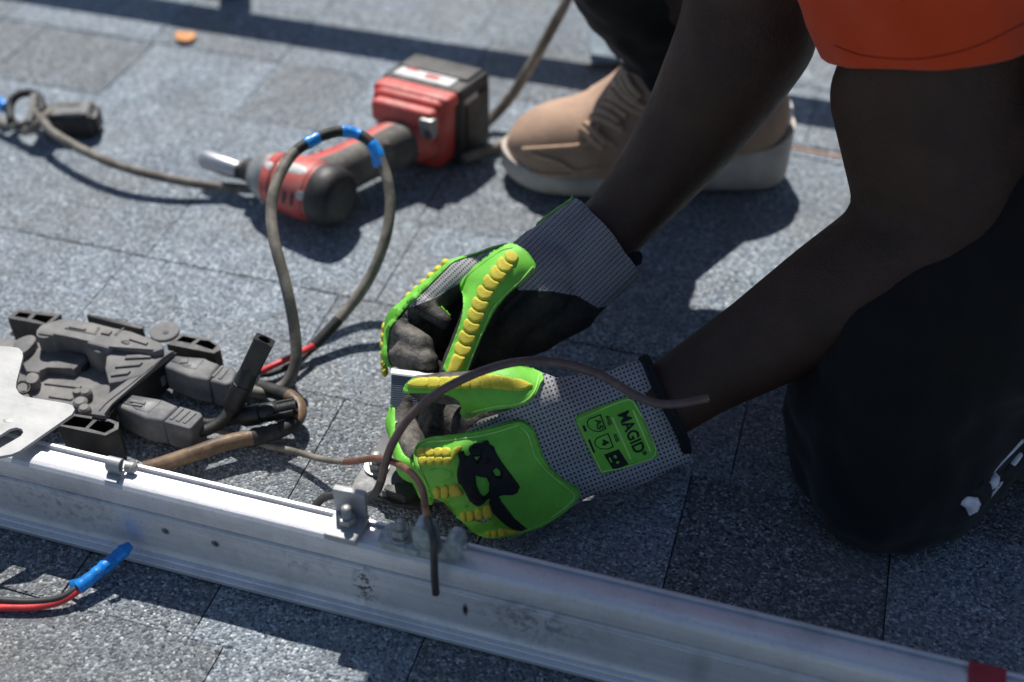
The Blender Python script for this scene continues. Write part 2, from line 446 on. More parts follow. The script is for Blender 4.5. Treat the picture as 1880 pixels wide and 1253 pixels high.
def mat_skin():
    m = M('skin'); a = m.noise(24, 5, .6); b = m.mix(m.ramp(a, [(.3, 0.), (.7, 1.)]), (.037, .0180, .0112), (.068, .032, .019))
    m.col(b); m.set(Roughness=m.ramp(m.noise(60, 4), [(.3, .42), (.7, .6)])); m.b.inputs['Specular IOR Level'].default_value = .4
    m.b.inputs['Subsurface Weight'].default_value = .1; m.b.inputs['Subsurface Scale'].default_value = .004
    v = m.new('ShaderNodeTexVoronoi'); v.inputs['Scale'].default_value = 620; m.link(m.pos(), v.inputs['Vector'])
    m.bump(m.math('ADD', v.outputs['Distance'], m.math('MULTIPLY', m.noise(120, 7, .75), 4.0)), .0005, .8); return m.m
def mat_cloth(name, c, weave=1400, rough=.9, fold=.003):
    m = M(name); a = m.noise(14, 5, .6); f = m.noise(weave, 2)
    b = m.mix(m.ramp(a, [(.3, 0.), (.7, 1.)]), tuple(x*.82 for x in c), c); b = m.mix(m.ramp(f, [(.35, .4), (.65, 0.)]), b, tuple(x*.6 for x in c))
    m.col(b); m.set(Roughness=rough); m.b.inputs['Specular IOR Level'].default_value = .2; m.b.inputs['Sheen Weight'].default_value = .15
    m.bump(m.math('ADD', m.math('MULTIPLY', m.noise(11, 4, .6), fold/.0006), f), .0006, .8); return m.m
def mat_cable(name, c, dust, amt=.6, rough=.6):
    return simple(name, c, rough, 0, .2, 90, dust, amt, .0002, 700, .35)

MT = dict(
 shingle=mat_shingle(), rail=mat_rail(), alu=mat_aluminium('bracket_aluminium', (.44, .45, .46), .5, .5), plate=mat_aluminium('plate_aluminium', (.44, .44, .43), .6, .15),
 zinc=simple('zinc_steel', (.40, .395, .385), .5, .5, .3, 300, (.30, .27, .22), .5, .0002, 500),
 lugtin=simple('tinned_lug', (.40, .46, .46), .5, .45, .3, 220, (.20, .25, .26), .6, .0004, 400),
 steel=simple('bright_steel', (.42, .43, .45), .42, .75, .15, 120),
 invert=simple('inverter_plastic', (.15, .148, .148), .7, 0, .15, 40, (.30, .285, .26), .9, .0003, 900, .4),
 invdark=simple('black_plastic', (.012, .012, .013), .5, 0, .3, 60, (.12, .11, .095), .35, .0002, 900, .45),
 plug=simple('plug_plastic', (.125, .128, .135), .62, 0, .15, 70, (.26, .25, .235), .8, .0002, 900, .4),
 print=simple('pale_print', (.20, .20, .195), .8, 0, .3, 900, (.11, .11, .11), .6),
 mc4=simple('connector_black', (.012, .012, .013), .45, 0, .3, 60, (.10, .095, .085), .3, .0003, 500, .5),
 cgrey=mat_cable('grey_cable', (.12, .108, .09), (.30, .27, .225), .9), cbrown=mat_cable('brown_cable', (.12, .075, .044), (.30, .20, .12), .85, .5),
 cblack=mat_cable('black_sheath', (.014, .014, .014), (.12, .11, .1), .4), red=simple('red_insulation', (.62, .045, .050), .45, 0, .2, 80, None, 0, .0002, 600),
 redtape=simple('red_tape', (.36, .018, .030), .35, 0, .2, 120, None, 0, .0004, 200), blue=simple('blue_tape', (.012, .24, .70), .33, 0, .25, 110, None, 0, .0008, 130),
 copper=simple('copper_wire', (.33, .155, .105), .42, .55, .25, 200, (.18, .12, .095), .6, .0002, 500), wirebrown=simple('brown_wire', (.15, .098, .086), .45, .1, .25, 120, (.06, .045, .05), .5, .0003, 400),
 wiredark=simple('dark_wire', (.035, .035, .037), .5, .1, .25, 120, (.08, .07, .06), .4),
 flash=simple('flashing_grey', (.085, .087, .092), .5, .2, .12, 50, None, 0, .0002, 700), ribbed=simple('ribbed_grey', (.24, .27, .30), .5, .25, .12, 80), white=simple('white_edge', (.74, .74, .72), .5, 0, .06, 60),
 dred=simple('driver_red', (.54, .052, .042), .5, 0, .2, 60, (.46, .22, .18), .6, .0002, 600), dblack=simple('driver_black', (.014, .014, .015), .55, 0, .25, 60, (.10, .09, .08), .4, .0003, 500),
 dgrey=simple('driver_overmould', (.075, .070, .062), .68, 0, .25, 70, (.22, .20, .17), .8, .0003, 500), dsilver=simple('driver_nose', (.36, .36, .36), .45, .6, .25, 80, (.22, .2, .18), .5),
 label=simple('battery_label', (.62, .62, .61), .5, 0, .15, 90, (.4, .38, .36), .4), labelred=simple('label_red', (.55, .05, .05), .5),
 leaf=simple('dry_leaf', (.62, .24, .045), .6, 0, .3, 150), suede=simple('shoe_upper', (.46, .31, .225), .9, 0, .15, 40, (.34, .23, .165), .5, .0006, 420, .2),
 sole=simple('shoe_sole', (.58, .53, .47), .8, 0, .12, 50, (.30, .27, .23), .5, .0004, 300, .2), lace=simple('lace', (.50, .35, .25), .9, 0, .15, 200, None, 0, .0003, 900, .2), aglet=simple('white_aglet', (.8, .8, .78), .35),
 skin=mat_skin(), trouser=mat_cloth('black_trouser', (.0115, .0105, .0105)), shirt=mat_cloth('orange_shirt', (.76, .075, .014), 1600, .85, .0015), checkw=simple('check_white', (.74, .72, .76), .8), checkb=simple('check_black', (.012, .012, .014), .8),
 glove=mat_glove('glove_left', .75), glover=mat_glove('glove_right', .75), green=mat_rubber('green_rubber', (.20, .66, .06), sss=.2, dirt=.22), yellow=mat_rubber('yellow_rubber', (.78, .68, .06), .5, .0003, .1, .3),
 thread=simple('lime_thread', (.48, .80, .22), .7), black=simple('black_rubber', (.010, .0105, .012), .6, 0, .3, 200, None, 0, .0006, 500, .35), cuff=simple('cuff_binding', (.014, .016, .020), .8, 0, .3, 200, None, 0, .0003, 900, .2),
 seam=mat_cloth('hem_seam', (.40, .030, .008)), grit=simple('loose_granule', (.34, .36, .38), .85, 0, .9, 700), hair=simple('hair', (.01, .009, .008), .8), pale=simple('pale_blue_card', (.10, .145, .18), .6),
)

# ------------------------------------------------------------------ roof
def build_roof():
    vs = [(-14, -6, -.0045), (14, -6, -.0045), (14, 18, -.0045), (-14, 18, -.0045)]
    roof = mk('roof', vs, [(0, 1, 2, 3)], MT['shingle'], None, False, None); tag(roof, kind='structure'); roof['tone'] = .6
    EXP = .1258; known = {  # course index -> list of (joint x, tone of the tab to its right)
        -1: [(-.72, .75), (-.535, .55), (-.343, .45), (-.19, .80), (-.050, .22), (.105, .75), (.31, .35)],
        0: [(-.78, .8), (-.612, .95), (-.40, .72), (-.23, .85), (-.02, .55), (.16, .25), (.33, .7)],
        1: [(-.85, .7), (-.597, .85), (-.364, .95), (-.20, .7), (.0, .85), (.2, .5)],
        2: [(-.93, .85), (-.76, .9), (-.52, .75), (-.37, .6), (-.16, .85), (.07, .7), (.26, .9)],
        3: [(-1.1, .5), (-.939, .4), (-.793, .95), (-.632, .5), (-.515, .85), (-.30, .6), (-.10, .9), (.08, .65)],
        4: [(-1.16, .7), (-1.0, .9), (-.80, .55), (-.632, .75), (-.41, .45), (-.25, .9), (-.02, .7), (.2, .9)],
        -2: [(-.66, .3), (-.46, .45), (-.355, .75), (-.20, .3), (.0, .5), (.18, .3)], -3: [(-.7, .5), (-.52, .35), (-.33, .6), (-.12, .35)]}
    cnt = 0
    for c in range(-6, 12):
        y0 = .681+EXP*c; rg = random.Random(c+50)
        js = list(known.get(c, []))
        if not js: js = [(rg.uniform(-.9, -.75), .7)]
        while js[0][0] > -1.6: js.insert(0, (js[0][0]-rg.uniform(.13, .26), rg.uniform(.3, 1)))
        while js[-1][0] < .95: js.append((js[-1][0]+rg.uniform(.13, .26), rg.uniform(.3, 1)))
        for i in range(len(js)-1):
            x0, t = js[i]; x1 = js[i+1][0]; gap = .0006
            lift = rg.choice((-.0003, 0, .0004, .0012)); nx = 5; top = []; 
            xs = [x0+gap+(x1-x0-2*gap)*k/nx for k in range(nx+1)]
            V, Fc = [], []
            for k, x in enumerate(xs):
                w = rg.uniform(-.0009, .0009); zw = rg.uniform(-.0004, .0004)
                V += [(x, y0+w, -.0045), (x, y0+w+.0002, -.0006+lift+zw), (x, y0+w+.0016, .0002+lift+zw), (x, y0+EXP+.012, -.0007+lift*.3)]
            for k in range(nx):
                a = k*4; b = a+4
                for q in range(3): Fc.append((a+q, b+q, b+q+1, a+q+1))
            Fc.append((0, 1, 2, 3)); e = nx*4; Fc.append((e+3, e+2, e+1, e))
            o = mk('shingle', V, Fc, MT['shingle'], roof, True, 30); o['tone'] = max(0, min(1, t+rg.uniform(-.06, .06))); cnt += 1
    return roof
roof = build_roof()

# ------------------------------------------------------------------ rails
PROF = [(.512, .0015), (.512, .0696), (.5114, .0703), (.5094, .0703), (.5088, .0697), (.5088, .0672), (.5030, .0672), (.5030, .0697), (.5024, .0703), (.4975, .0703),
        (.4940, .0698), (.4912, .0686), (.4892, .0663), (.4884, .0630), (.4880, .0560), (.4878, .0515), (.4884, .0503), (.4905, .0496), (.4908, .0486), (.4888, .0480), (.4876, .0470),
        (.4874, .0450), (.4879, .0444), (.4873, .0438), (.4862, .0150), (.4855, .0118), (.4838, .0092), (.4812, .0078), (.4806, .0068), (.4794, .0066), (.4772, .0060), (.4765, .0052), (.4765, .0020), (.4772, .0015)]
def rail_mesh(name, x0, x1, y_off, z_off, flip=False):
    P = [((y-.494)*(-1 if flip else 1)+.494+y_off, z+z_off) for y, z in PROF]; n = len(P); vs = []; fs = []
    N = 40
    for i in range(N+1):
        x = x0+(x1-x0)*i/N; vs += [(x, y, z) for y, z in P]
    for i in range(N):
        for k in range(n): fs.append((i*n+k, i*n+(k+1) % n, (i+1)*n+(k+1) % n, (i+1)*n+k))
    fs += [tuple(range(n)), tuple(range(N*n+n-1, N*n-1, -1))]
    bm = bmesh.new(); V = [bm.verts.new(v) for v in vs]
    for f in fs: bm.faces.new([V[i] for i in f])
    return bm
rail = bmobj('mounting_rail', rail_mesh('r', -1.35, .95, 0, 0), MT['rail'], None, True, 22)
tag(rail, 'long bare aluminium mounting rail lying across the foreground of the roof', 'rail')
holes = []
for px, py in ((314, 960), (403, 986)):      # two drilled pilot holes with burrs
    p = G(px, py, .034); p.y = .4869
    t = 0
    c = bpy.data.meshes.new('cut'); bm = bmesh.new()
    bmesh.ops.create_cone(bm, cap_ends=True, segments=20, radius1=.0026, radius2=.0026, depth=.016, matrix=Matrix.Translation(p) @ Matrix.Rotation(rad(90), 4, 'X')); bm.to_mesh(c); bm.free()
    co = bpy.data.objects.new('cut', c); COL.objects.link(co); holes.append((co, p))
    b = rail.modifiers.new('b', 'BOOLEAN'); b.object = co; b.operation = 'DIFFERENCE'; b.solver = 'EXACT'
dg = bpy.context.evaluated_depsgraph_get(); dg.update(); nm = bpy.data.meshes.new_from_object(rail.evaluated_get(dg)); rail.modifiers.clear(); rail.data = nm
nm.set_sharp_from_angle(angle=rad(22))
for co, p in holes:
    bpy.data.objects.remove(co)
    tube('hole_burr', [p+Vector((.0029*math.cos(a), -.0001, .0029*math.sin(a))) for a in [2*math.pi*i/24 for i in range(25)]], .0004, MT['zinc'], rail, 6, False)
    # black plug in the solid rail, painting the darkness inside the hole
    lathe('hole_shade', [(0, .00255), (.0065, .00255)], p+Vector((0, .0022, 0)), Vector((0, 1, 0)), MT['black'], rail, 16)

# rail higher up the roof; it stands just above the top of the picture and throws the dark stripe
rail2 = bmobj('mounting_rail', rail_mesh('r2', -1.9, .9, .851, .118), MT['alu'], None, True, 22)
tag(rail2, 'second aluminium rail raised on feet higher up the roof, casting the straight dark stripe', 'rail')
def rail_foot(x, y, label):
    r = empty('roof_bracket', (x, y, 0))
    box('base', Vector((x, y, .008)), (.028, .034, .007), MT['invdark'], r, None, .002)
    box('upright', Vector((x, y+.012, .066)), (.020, .005, .054), MT['invdark'], r, None, .0015)
    lathe('bolt', [(0, .008), (.005, .008), (.005, .0045), (.012, .004)], Vector((x, y-.012, .0145)), Vector((0, 0, 1)), MT['zinc'], r, sides=6)
    tag(r, label, 'bracket', 'feet of the upper rail')
rail_foot(G(402, -12, .004).x, 1.352, 'black foot of the upper rail, cut off by the top edge above the orange leaf')

# ------------------------------------------------------------------ hardware on the rail
def threads(name, p, r, h, mat, parent, axis=Vector((0, 0, 1)), pitch=.0014):
    pr = []; t = 0
    while t < h:
        pr += [(t, r), (t+pitch*.5, r*.84)]; t += pitch
    pr += [(h, r*.8), (h+.0008, r*.5)]
    return lathe(name, pr, p, axis, mat, parent, 18, 60)
def hexnut(name, p, r, h, mat, parent, axis=Vector((0, 0, 1)), ref=Vector((1, 0, 0))):
    return lathe(name, [(0, r*.9), (.0008, r), (h-.0012, r), (h, r*.86)], p, axis, mat, parent, sides=6, auto=25, ref=ref)
X, Y, Z = Vector((1, 0, 0)), Vector((0, 1, 0)), Vector((0, 0, 1))
# clamp
c0 = G(636, 957, .071); c0.y = .4935
rc = empty('rail_clamp', (c0.x, c0.y, .0703)); tag(rc, 'weathered aluminium angle clamp with threaded stud and nut on the rail', 'clamp')
bx = c0.x+.003
box('base_plate', Vector((bx, .4985, .0735)), (.0116, .0125, .0030), MT['alu'], rc, None, .0008)
prism('upright_plate', [Vector((bx-.0112+dx, .5105, .0767+dz)) for dx, dz in ((0, 0), (.0224, 0), (.0228, .0205), (.0222, .0225), (.012, .0235), (.0006, .0222), (-.0003, .02))], Vector((0, -.0040, 0)), MT['alu'], rc, .0006)
prism('top_lip', [Vector((bx-.0116, .5106, .0978)), Vector((bx+.0118, .5106, .0984)), Vector((bx+.0116, .5106, .1004)), Vector((bx-.0112, .5106, .0998))], Vector((0, -.0044, -.0004)), MT['plate'], rc, .0005)
lathe('washer', [(0, .0062), (.0012, .0062)], Vector((bx+.0008, .4990, .0766)), Z, MT['zinc'], rc, 24)
hexnut('nut', Vector((bx+.0008, .4990, .0779)), .0062, .0052, MT['zinc'], rc)
threads('stud', Vector((bx+.0008, .4990, .0780)), .0034, .0145, MT['zinc'], rc)
# grounding lug
l0 = G(736, 968, .073)
gl = empty('grounding_lug', (l0.x, .5, .0703)); tag(gl, 'tinned grounding lug bolted to the rail, gripping the bare copper wire', 'lug')
lx = l0.x+.004
prism('base', [Vector((lx+dx, .4945+dy, .0765)) for dx, dy in ((-.0135, -.0045), (.014, -.0050), (.0205, -.001), (.021, .014), (.012, .0150), (-.0115, .0148), (-.015, .004))], Vector((0, 0, -.0062)), MT['lugtin'], gl, .0010)
lathe('washer', [(0, .0088), (.0010, .0090), (.0018, .0084)], Vector((lx-.0005, .5, .0764)), Z, MT['zinc'], gl, 28)
hexnut('nut', Vector((lx-.0005, .5, .0781)), .0070, .0062, MT['zinc'], gl)
threads('bolt', Vector((lx-.0005, .5, .0782)), .0036, .0115, MT['zinc'], gl)
def ear(cx, y0, tilt, w, h, name):
    pts = [(-w, 0), (w, 0), (w*1.1, h*.45), (w*.98, h*.78), (w*.45, h), (-w*.35, h*1.02), (-w*.92, h*.84), (-w*1.02, h*.45)]
    P = []
    for x, z in rounded(pts, 2):
        a = math.cos(tilt)*x+math.sin(tilt)*z; b = -math.sin(tilt)*x+math.cos(tilt)*z
        P.append(Vector((cx+a, y0, .0725+b)))
    return prism(name, P, Vector((0, .0125, 0)), MT['lugtin'], gl, .0016, 3)
ear(lx+.0200, .4915, -.14, .0068, .0255, 'jaw'); ear(lx+.0352, .4905, .26, .0060, .0230, 'jaw')
box('jaw_floor', Vector((lx+.028, .4965, .0735)), (.0125, .0055, .0036), MT['lugtin'], gl, None, .0014)
lathe('set_screw', [(0, .0036), (.006, .0036), (.007, .0028)], Vector((lx+.0400, .4975, .0835)), Vector((1, .1, .05)), MT['steel'], gl, 16)
# small spring clip
k0 = G(232, 846, .0705)
ck = empty('cable_clip', (k0.x, .5, .0703)); tag(ck, 'small bent metal spring clip sitting on the rail groove', 'clip')
def strip(name, prof, x0, wid, mat, parent, th=.0009):
    n = len(prof); vs = []; fs = []
    for x in (x0, x0+wid):
        for i, (y, z) in enumerate(prof):
            a = prof[max(0, i-1)]; b = prof[min(n-1, i+1)]; t = Vector((b[0]-a[0], b[1]-a[1])).normalized(); nn = Vector((-t.y, t.x))*th
            vs += [(x, y, z), (x, y+nn.x, z+nn.y)]
    m = 2*n
    for i in range(n-1):
        a = 2*i
        fs += [(a, a+2, a+2+m, a+m), (a+1, a+1+m, a+3+m, a+3), (a, a+1, a+3, a+2), (a+m, a+2+m, a+3+m, a+1+m)]
    fs += [(0, m, m+1, 1), (2*n-2, 2*n-1, m+2*n-1, m+2*n-2)]
    return mk(name, vs, fs, mat, parent, True, 40)
strip('leaf_spring', [(.4905, .0702), (.4935, .0708), (.4975, .0712)]+[(.5010-.0050*math.cos(a), .0765+.0062*math.sin(a)) for a in [rad(q) for q in range(-30, 181, 15)]][::-1][2:]+[(.5062, .0730)], k0.x-.0065, .0105, MT['alu'], ck)
lathe('rolled_end', [(0, .0040), (.006, .0042), (.0075, .0030)], Vector((k0.x+.0055, .5035, .0745)), Vector((1, .1, 0)), MT['zinc'], ck, 20)
# flat plate over the rail end of the inverter
mp_ = pxprism('mounting_plate', [(-130, 626), (20, 637), (34, 639), (41, 646), (42, 655), (30, 702), (29, 712), (35, 722), (44, 728), (122, 741), (133, 745), (137, 752), (132, 761), (36, 828), (22, 834), (0, 838), (-140, 850)], .0790, .0765, MT['plate'], None,
              holes=[[(-60, 838), (-20, 812), (18, 788), (30, 785), (40, 788), (43, 794), (38, 801), (0, 823), (-45, 846)]], auto=30)
tag(mp_, 'flat pale aluminium bracket plate with a slot, cut off by the left edge', 'bracket')
e_ = [G(15+10*math.cos(a), 772+4.5*math.sin(a), .0792) for a in [2*math.pi*i/16 for i in range(16)]]
prism('rivet', e_, Vector((0, 0, -.001)), MT['zinc'], mp_, .0004)
# red tape wrapped round the rail
def wrap(name, x0, x1, mat, skew=0.0, parent=None, k0=3, k1=30):
    P = PROF[k0:k1]; vs = []; fs = []; n = len(P)
    hull = [(y, z) for y, z in P if not (.5025 < y < .5094 and z < .069)]
    n = len(hull)
    for s in (0, .0009):
        for x in (x0, x1):
            for i, (y, z) in enumerate(hull):
                a = hull[max(0, i-1)]; b = hull[min(n-1, i+1)]; t = Vector((b[0]-a[0], b[1]-a[1])).normalized()
                q = Vector((t.y, -t.x))
                if q.dot(Vector((y-.5, z-.04))) < 0: q = -q
                vs.append((x+skew*i/n, y+q.x*(s+.0002), z+q.y*(s+.0002)))
    def id(s, x, i): return s*2*n+x*n+i
    for i in range(n-1):
        fs += [(id(1, 0, i), id(1, 1, i), id(1, 1, i+1), id(1, 0, i+1)), (id(0, 0, i), id(0, 0, i+1), id(0, 1, i+1), id(0, 1, i)),
               (id(0, 0, i), id(1, 0, i), id(1, 0, i+1), id(0, 0, i+1)), (id(0, 1, i), id(0, 1, i+1), id(1, 1, i+1), id(1, 1, i))]
    return mk(name, vs, fs, mat, parent, True, 40)
tx = G(1779, 1225, .07).x
tp = wrap('red_tape', tx, tx+.0222, MT['redtape'], -.003, None, 1, 31); tag(tp, 'band of dark red tape wrapped round the rail at lower right', 'tape')
# grey flashing with bolt under the left hand
fl = empty('roof_flashing', G(700, 860)); tag(fl, 'dark grey flashing plate with a bolt, mostly hidden by the near glove', 'flashing')
pxprism('plate', [(726, 764), (735, 757), (905, 800), (880, 915), (762, 925), (690, 912), (643, 898), (652, 880)], .0075, .0035, MT['flash'], fl, bev=.0006)
b0 = G(692, 858, .0078)
lathe('washer', [(0, .0100), (.0016, .0100)], b0, Z, MT['zinc'], fl, 28)
hexnut('bolt_head', b0+Z*.0016, .0066, .0055, MT['zinc'], fl)
threads('bolt_shank', b0+Z*.006, .0040, .009, MT['zinc'], fl)
sq = empty('rail_splice', G(735, 895)); tag(sq, 'black toothed plastic piece on the flashing below the near glove', 'bracket')
prism('toothed_wall', [G(x, y, .019) for x, y in ((704, 898), (712, 888), (722, 893), (729, 883), (738, 889), (744, 879), (757, 884), (770, 902), (742, 912))], Vector((0, 0, -.010)), MT['invdark'], sq, .0007)
prism('floor', [G(x, y, .011) for x, y in ((690, 905), (712, 893), (800, 905), (790, 935), (720, 925))], Vector((0, 0, -.0034)), MT['invdark'], sq, .0006)
for i, (x, y) in enumerate(((708, 903), (724, 905), (742, 908))):
    box('tooth', G(x, y, .014), (.0018, .003, .004), MT['flash'], sq, None, .0006)
# the loose shingle-side debris
def leaf(name, pts, z, mat, label, cat):
    v = [G(x, y, z) for x, y in rounded(pts, 2)]
    o = prism(name, v, Vector((0, 0, -.0015)), mat, None, .0004)
    c = sum(v, Vector())/len(v)
    for q in o.data.vertices: q.co.z += ((q.co-c).length*8)**2*.012
    return tag(o, label, cat)
leaf('dry_leaf', [(320, 62), (328, 57), (345, 60), (358, 59), (360, 66), (350, 75), (336, 76), (323, 71)], .006, MT['leaf'], 'small dry orange leaf on the shingles at upper left', 'leaf')

# ------------------------------------------------------------------ impact driver
def driver():
    hz = .036; P = G(604, 360, hz); h = Vector((-.97, .235, -.045)).normalized(); w = Z
    r = empty('impact_driver', (P.x, P.y, 0)); tag(r, 'dusty red and black cordless impact driver lying on its side', 'driver')
    side = h.cross(Z).normalized()
    # motor housing in rings along h
    lathe('motor_housing', [(-.004, .0285), (.004, .0300), (.030, .0300), (.050, .0295), (.062, .0275), (.066, .0255)], P, h, MT['dred'], r, 36, 50)
    lathe('rear_cap', [(-.0165, .018), (-.0155, .0245), (-.011, .0285), (-.004, .0305), (.004, .0308), (.008, .0302)], P, h, MT['dblack'], r, 36, 50)
    lathe('nose', [(.063, .0262), (.069, .0260), (.080, .0225), (.089, .0165), (.091, .0125)], P, h, MT['dsilver'], r, 36, 50)
    lathe('collar', [(.0895, .0125), (.096, .0128), (.102, .0115), (.103, .008)], P, h, MT['dblack'], r, 24, 50)
    lathe('bit', [(.101, .0042), (.113, .0042)], P, h, MT['dred'], r, 6, 30)
    s = P+h*.110-Z*.004; hs = (h+Vector((0, .03, -.02))).normalized()
    lathe('socket', [(0, .0075), (.001, .0090), (.005, .0092), (.006, .0098), (.046, .0100), (.048, .0094), (.048, .0060), (.036, .0056)], s, hs, MT['steel'], r, 28, 40)
    lathe('socket_ring', [(-.003, .0082), (.0015, .0086)], s, hs, MT['dblack'], r, 24)
    for a, t in ((205, .012), (150, .028), (240, .044), (180, .052)):              # screw bosses on the housing side
        q = math.radians(a); u, v, _ = frame_of(h); n = (u*math.cos(q)+v*math.sin(q))
        if n.y > .2: n = -n
        lathe('screw_boss', [(0, .0048), (.0012, .0046), (.0016, .0034)], P+h*t+n*.0292, n, MT['dred'] if t != .012 else MT['dsilver'], r, 16)
    mh = [o for o in r.children if o.name.startswith('motor_housing')][0]; mb = bvh_of(mh.data)
    for nm_, P_, mt_ in (('housing_label', [(508, 296), (560, 303), (566, 322), (512, 316)], 'label'), ('housing_label', [(486, 298), (500, 296), (504, 312), (488, 312)], 'label'), ('vent', [(520, 350), (527, 350), (524, 374), (517, 374)], 'dblack'), ('vent', [(534, 352), (541, 352), (538, 378), (531, 378)], 'dblack'), ('vent', [(505, 346), (512, 346), (509, 368), (502, 368)], 'dblack')):
        patch(nm_, rounded(P_, 1), mb, .0006, MT[mt_], mh, 4, 2, smooth=1, back=.0006)
    for t_ in (.012, .052): tube('seam_ring', [P+h*t_+(frame_of(h)[0]*math.cos(a)+frame_of(h)[1]*math.sin(a))*.0300 for a in [2*math.pi*i/40 for i in range(41)]], .0005, MT['dblack'], mh, 6, False)
    # grip
    a = P+h*.030; f = G(768, 243, .040); k = (f-a); L = k.length; k.normalize()
    path = spline([a+k*.012, a+k*.035, a+k*(L*.55), a+k*(L*.8), f], 8)
    n = len(path); vs = []; fs = []; seg = 24
    fr = k.cross(Z).normalized()
    for i, p in enumerate(path):
        t = i/(n-1); wd = .0275-.0065*math.sin(math.pi*min(1, t*1.15))+.004*max(0, t-.8)*5; ht = .0250-.003*math.sin(math.pi*t)
        for q in range(seg):
            an = 2*math.pi*q/seg; c, s_ = math.cos(an), math.sin(an)
            vs.append(p+fr*wd*math.copysign(abs(c)**.8, c)+Z*ht*math.copysign(abs(s_)**.8, s_))
    for i in range(n-1):
        for q in range(seg): fs.append((i*seg+q, i*seg+(q+1) % seg, (i+1)*seg+(q+1) % seg, (i+1)*seg+q))
    fs += [tuple(range(seg)), tuple(range(n*seg-1, (n-1)*seg-1, -1))]
    g = mk('grip', vs, fs, [MT['dgrey'], MT['dred']], r, True, 60)
    for pl in g.data.polygons:                                                    # red spine along the back of the grip
        c = pl.center; t = (c-a).dot(k)/L; o = (c-a-k*(c-a).dot(k))
        if (o.z > .0075 and o.dot(fr)*fr.dot(Vector((-1, .2, 0))) > -.001 and o.dot(fr)*fr.dot(Vector((-1, .2, 0))) < .0145) or t > .86: pl.material_index = 1
    lathe('grip_screw', [(0, .0034), (.001, .003)], G(709, 262, .0565), Vector((.2, -.4, 1)), MT['dblack'], r, 14)
    box('trigger', a+k*.042+fr*fr.dot(Vector((1, -1, 0)))*.0-h*.0 + h*.020, (.010, .010, .008), MT['dblack'], r, (h, k, Z), .003)
    # foot and battery: built in the frame (e = long way, k2 = away from the grip, Z)
    e = Vector((.985, -.13, 0)).normalized(); k2 = Vector((.30, .95, 0)).normalized()
    F = G(755, 236, .043)
    fx, fy = .041, .017
    def slab(name, c, hx, hy, hz_, mat, rnd=.009, par=r, **kw):
        return box(name, c, (hx, hy, hz_), mat, par, (e, k2, Z), rnd, 4, **kw)
    slab('foot', F+k2*.010, fx*.90, fy, .0400, MT['dred'], .012, taper=1.11)
    slab('foot_rib', F+k2*.002+Z*.022+e*.002, fx*.86, .021, .0125, MT['dred'], .007)
    slab('foot_rim', F+k2*.013+Z*.0350, fx+.002, .013, .0070, MT['dred'], .006)
    slab('belt_post', F-k2*.019+Z*.019+e*.033, .008, .005, .0105, MT['dsilver'], .003)
    lathe('foot_screw', [(0, .0050), (.0012, .0044)], F-k2*.0245+Z*.014+e*.036, -k2, MT['dgrey'], r, 16)
    bt = slab('battery', F+k2*.044+e*.000, fx+.004, .027, .0435, MT['dblack'], .006)
    slab('battery_latch', F+k2*.034+Z*.030+e*(fx+.0035), .003, .011, .004, MT['dsilver'], .002)
    slab('battery_rib', F+k2*.046+e*(fx+.0035), .003, .020, .030, MT['dblack'], .003)
    slab('battery_top', F+k2*.054+Z*.0435, fx-.002, .014, .0028, MT['dblack'], .002)
    lb = slab('battery_label', F+k2*.036+Z*.0438-e*.003, .032, .0125, .0009, MT['label'], .0006)
    cz = F+k2*.036+Z*.0450
    for dx, hx in ((-.022, .006), (.004, .0075)): slab('label_mark', cz+e*dx+k2*(.004 if dx < 0 else -.003), hx, .0035, .0003, MT['labelred'], .0002, lb)
    return r
driver()

# loose granules washed off the shingles
def grit():
    rg = random.Random(3); vs = []; fs = []
    base = [(1, 0, -.3), (-.5, .87, -.3), (-.5, -.87, -.3), (0, 0, .9), (.4, .5, .4)]
    for i in range(900):
        x = rg.uniform(-1.1, .35); y = rg.uniform(.33, 1.35); r = rg.uniform(.0005, .0013)*(1.5 if rg.random() < .06 else 1)
        if .47 < y < .52: continue
        a = rg.uniform(0, 6.28); k = len(vs)
        for bx_, by_, bz_ in base: vs.append((x+r*(bx_*math.cos(a)-by_*math.sin(a))*rg.uniform(.7, 1.2), y+r*(bx_*math.sin(a)+by_*math.cos(a))*rg.uniform(.7, 1.2), .0006+r*(bz_+.3)))
        fs += [(k, k+2, k+1), (k, k+1, k+4), (k+1, k+3, k+4), (k, k+4, k+3), (k, k+3, k+2), (k+1, k+2, k+3)]
    return mk('loose_granules', vs, fs, MT['grit'], None, False, None)
tag(grit(), 'loose pale granules scattered over the shingles', 'granules', kind='stuff')

# ------------------------------------------------------------------ cables and connectors
def sect(path, a, b):
    """samples of a path between two photo pixels"""
    def near(q): return min(range(len(path)), key=lambda i: (pix(path[i])[0]-q[0])**2+(pix(path[i])[1]-q[1])**2)
    i, j = sorted((near(a), near(b))); return path[i:j+1]
def tapewrap(name, path, r, mat, parent):
    n_ = max(1, len(path)-1); rr = [r*(1+.05*math.sin(i*1.9)+.04*math.sin(i*.7))*(1 if n_ < 14 or i < n_-3 else (.92, .84, .72, .60)[i-n_+3]) for i in range(len(path))]
    return tube(name, path, rr, mat, parent, 12)
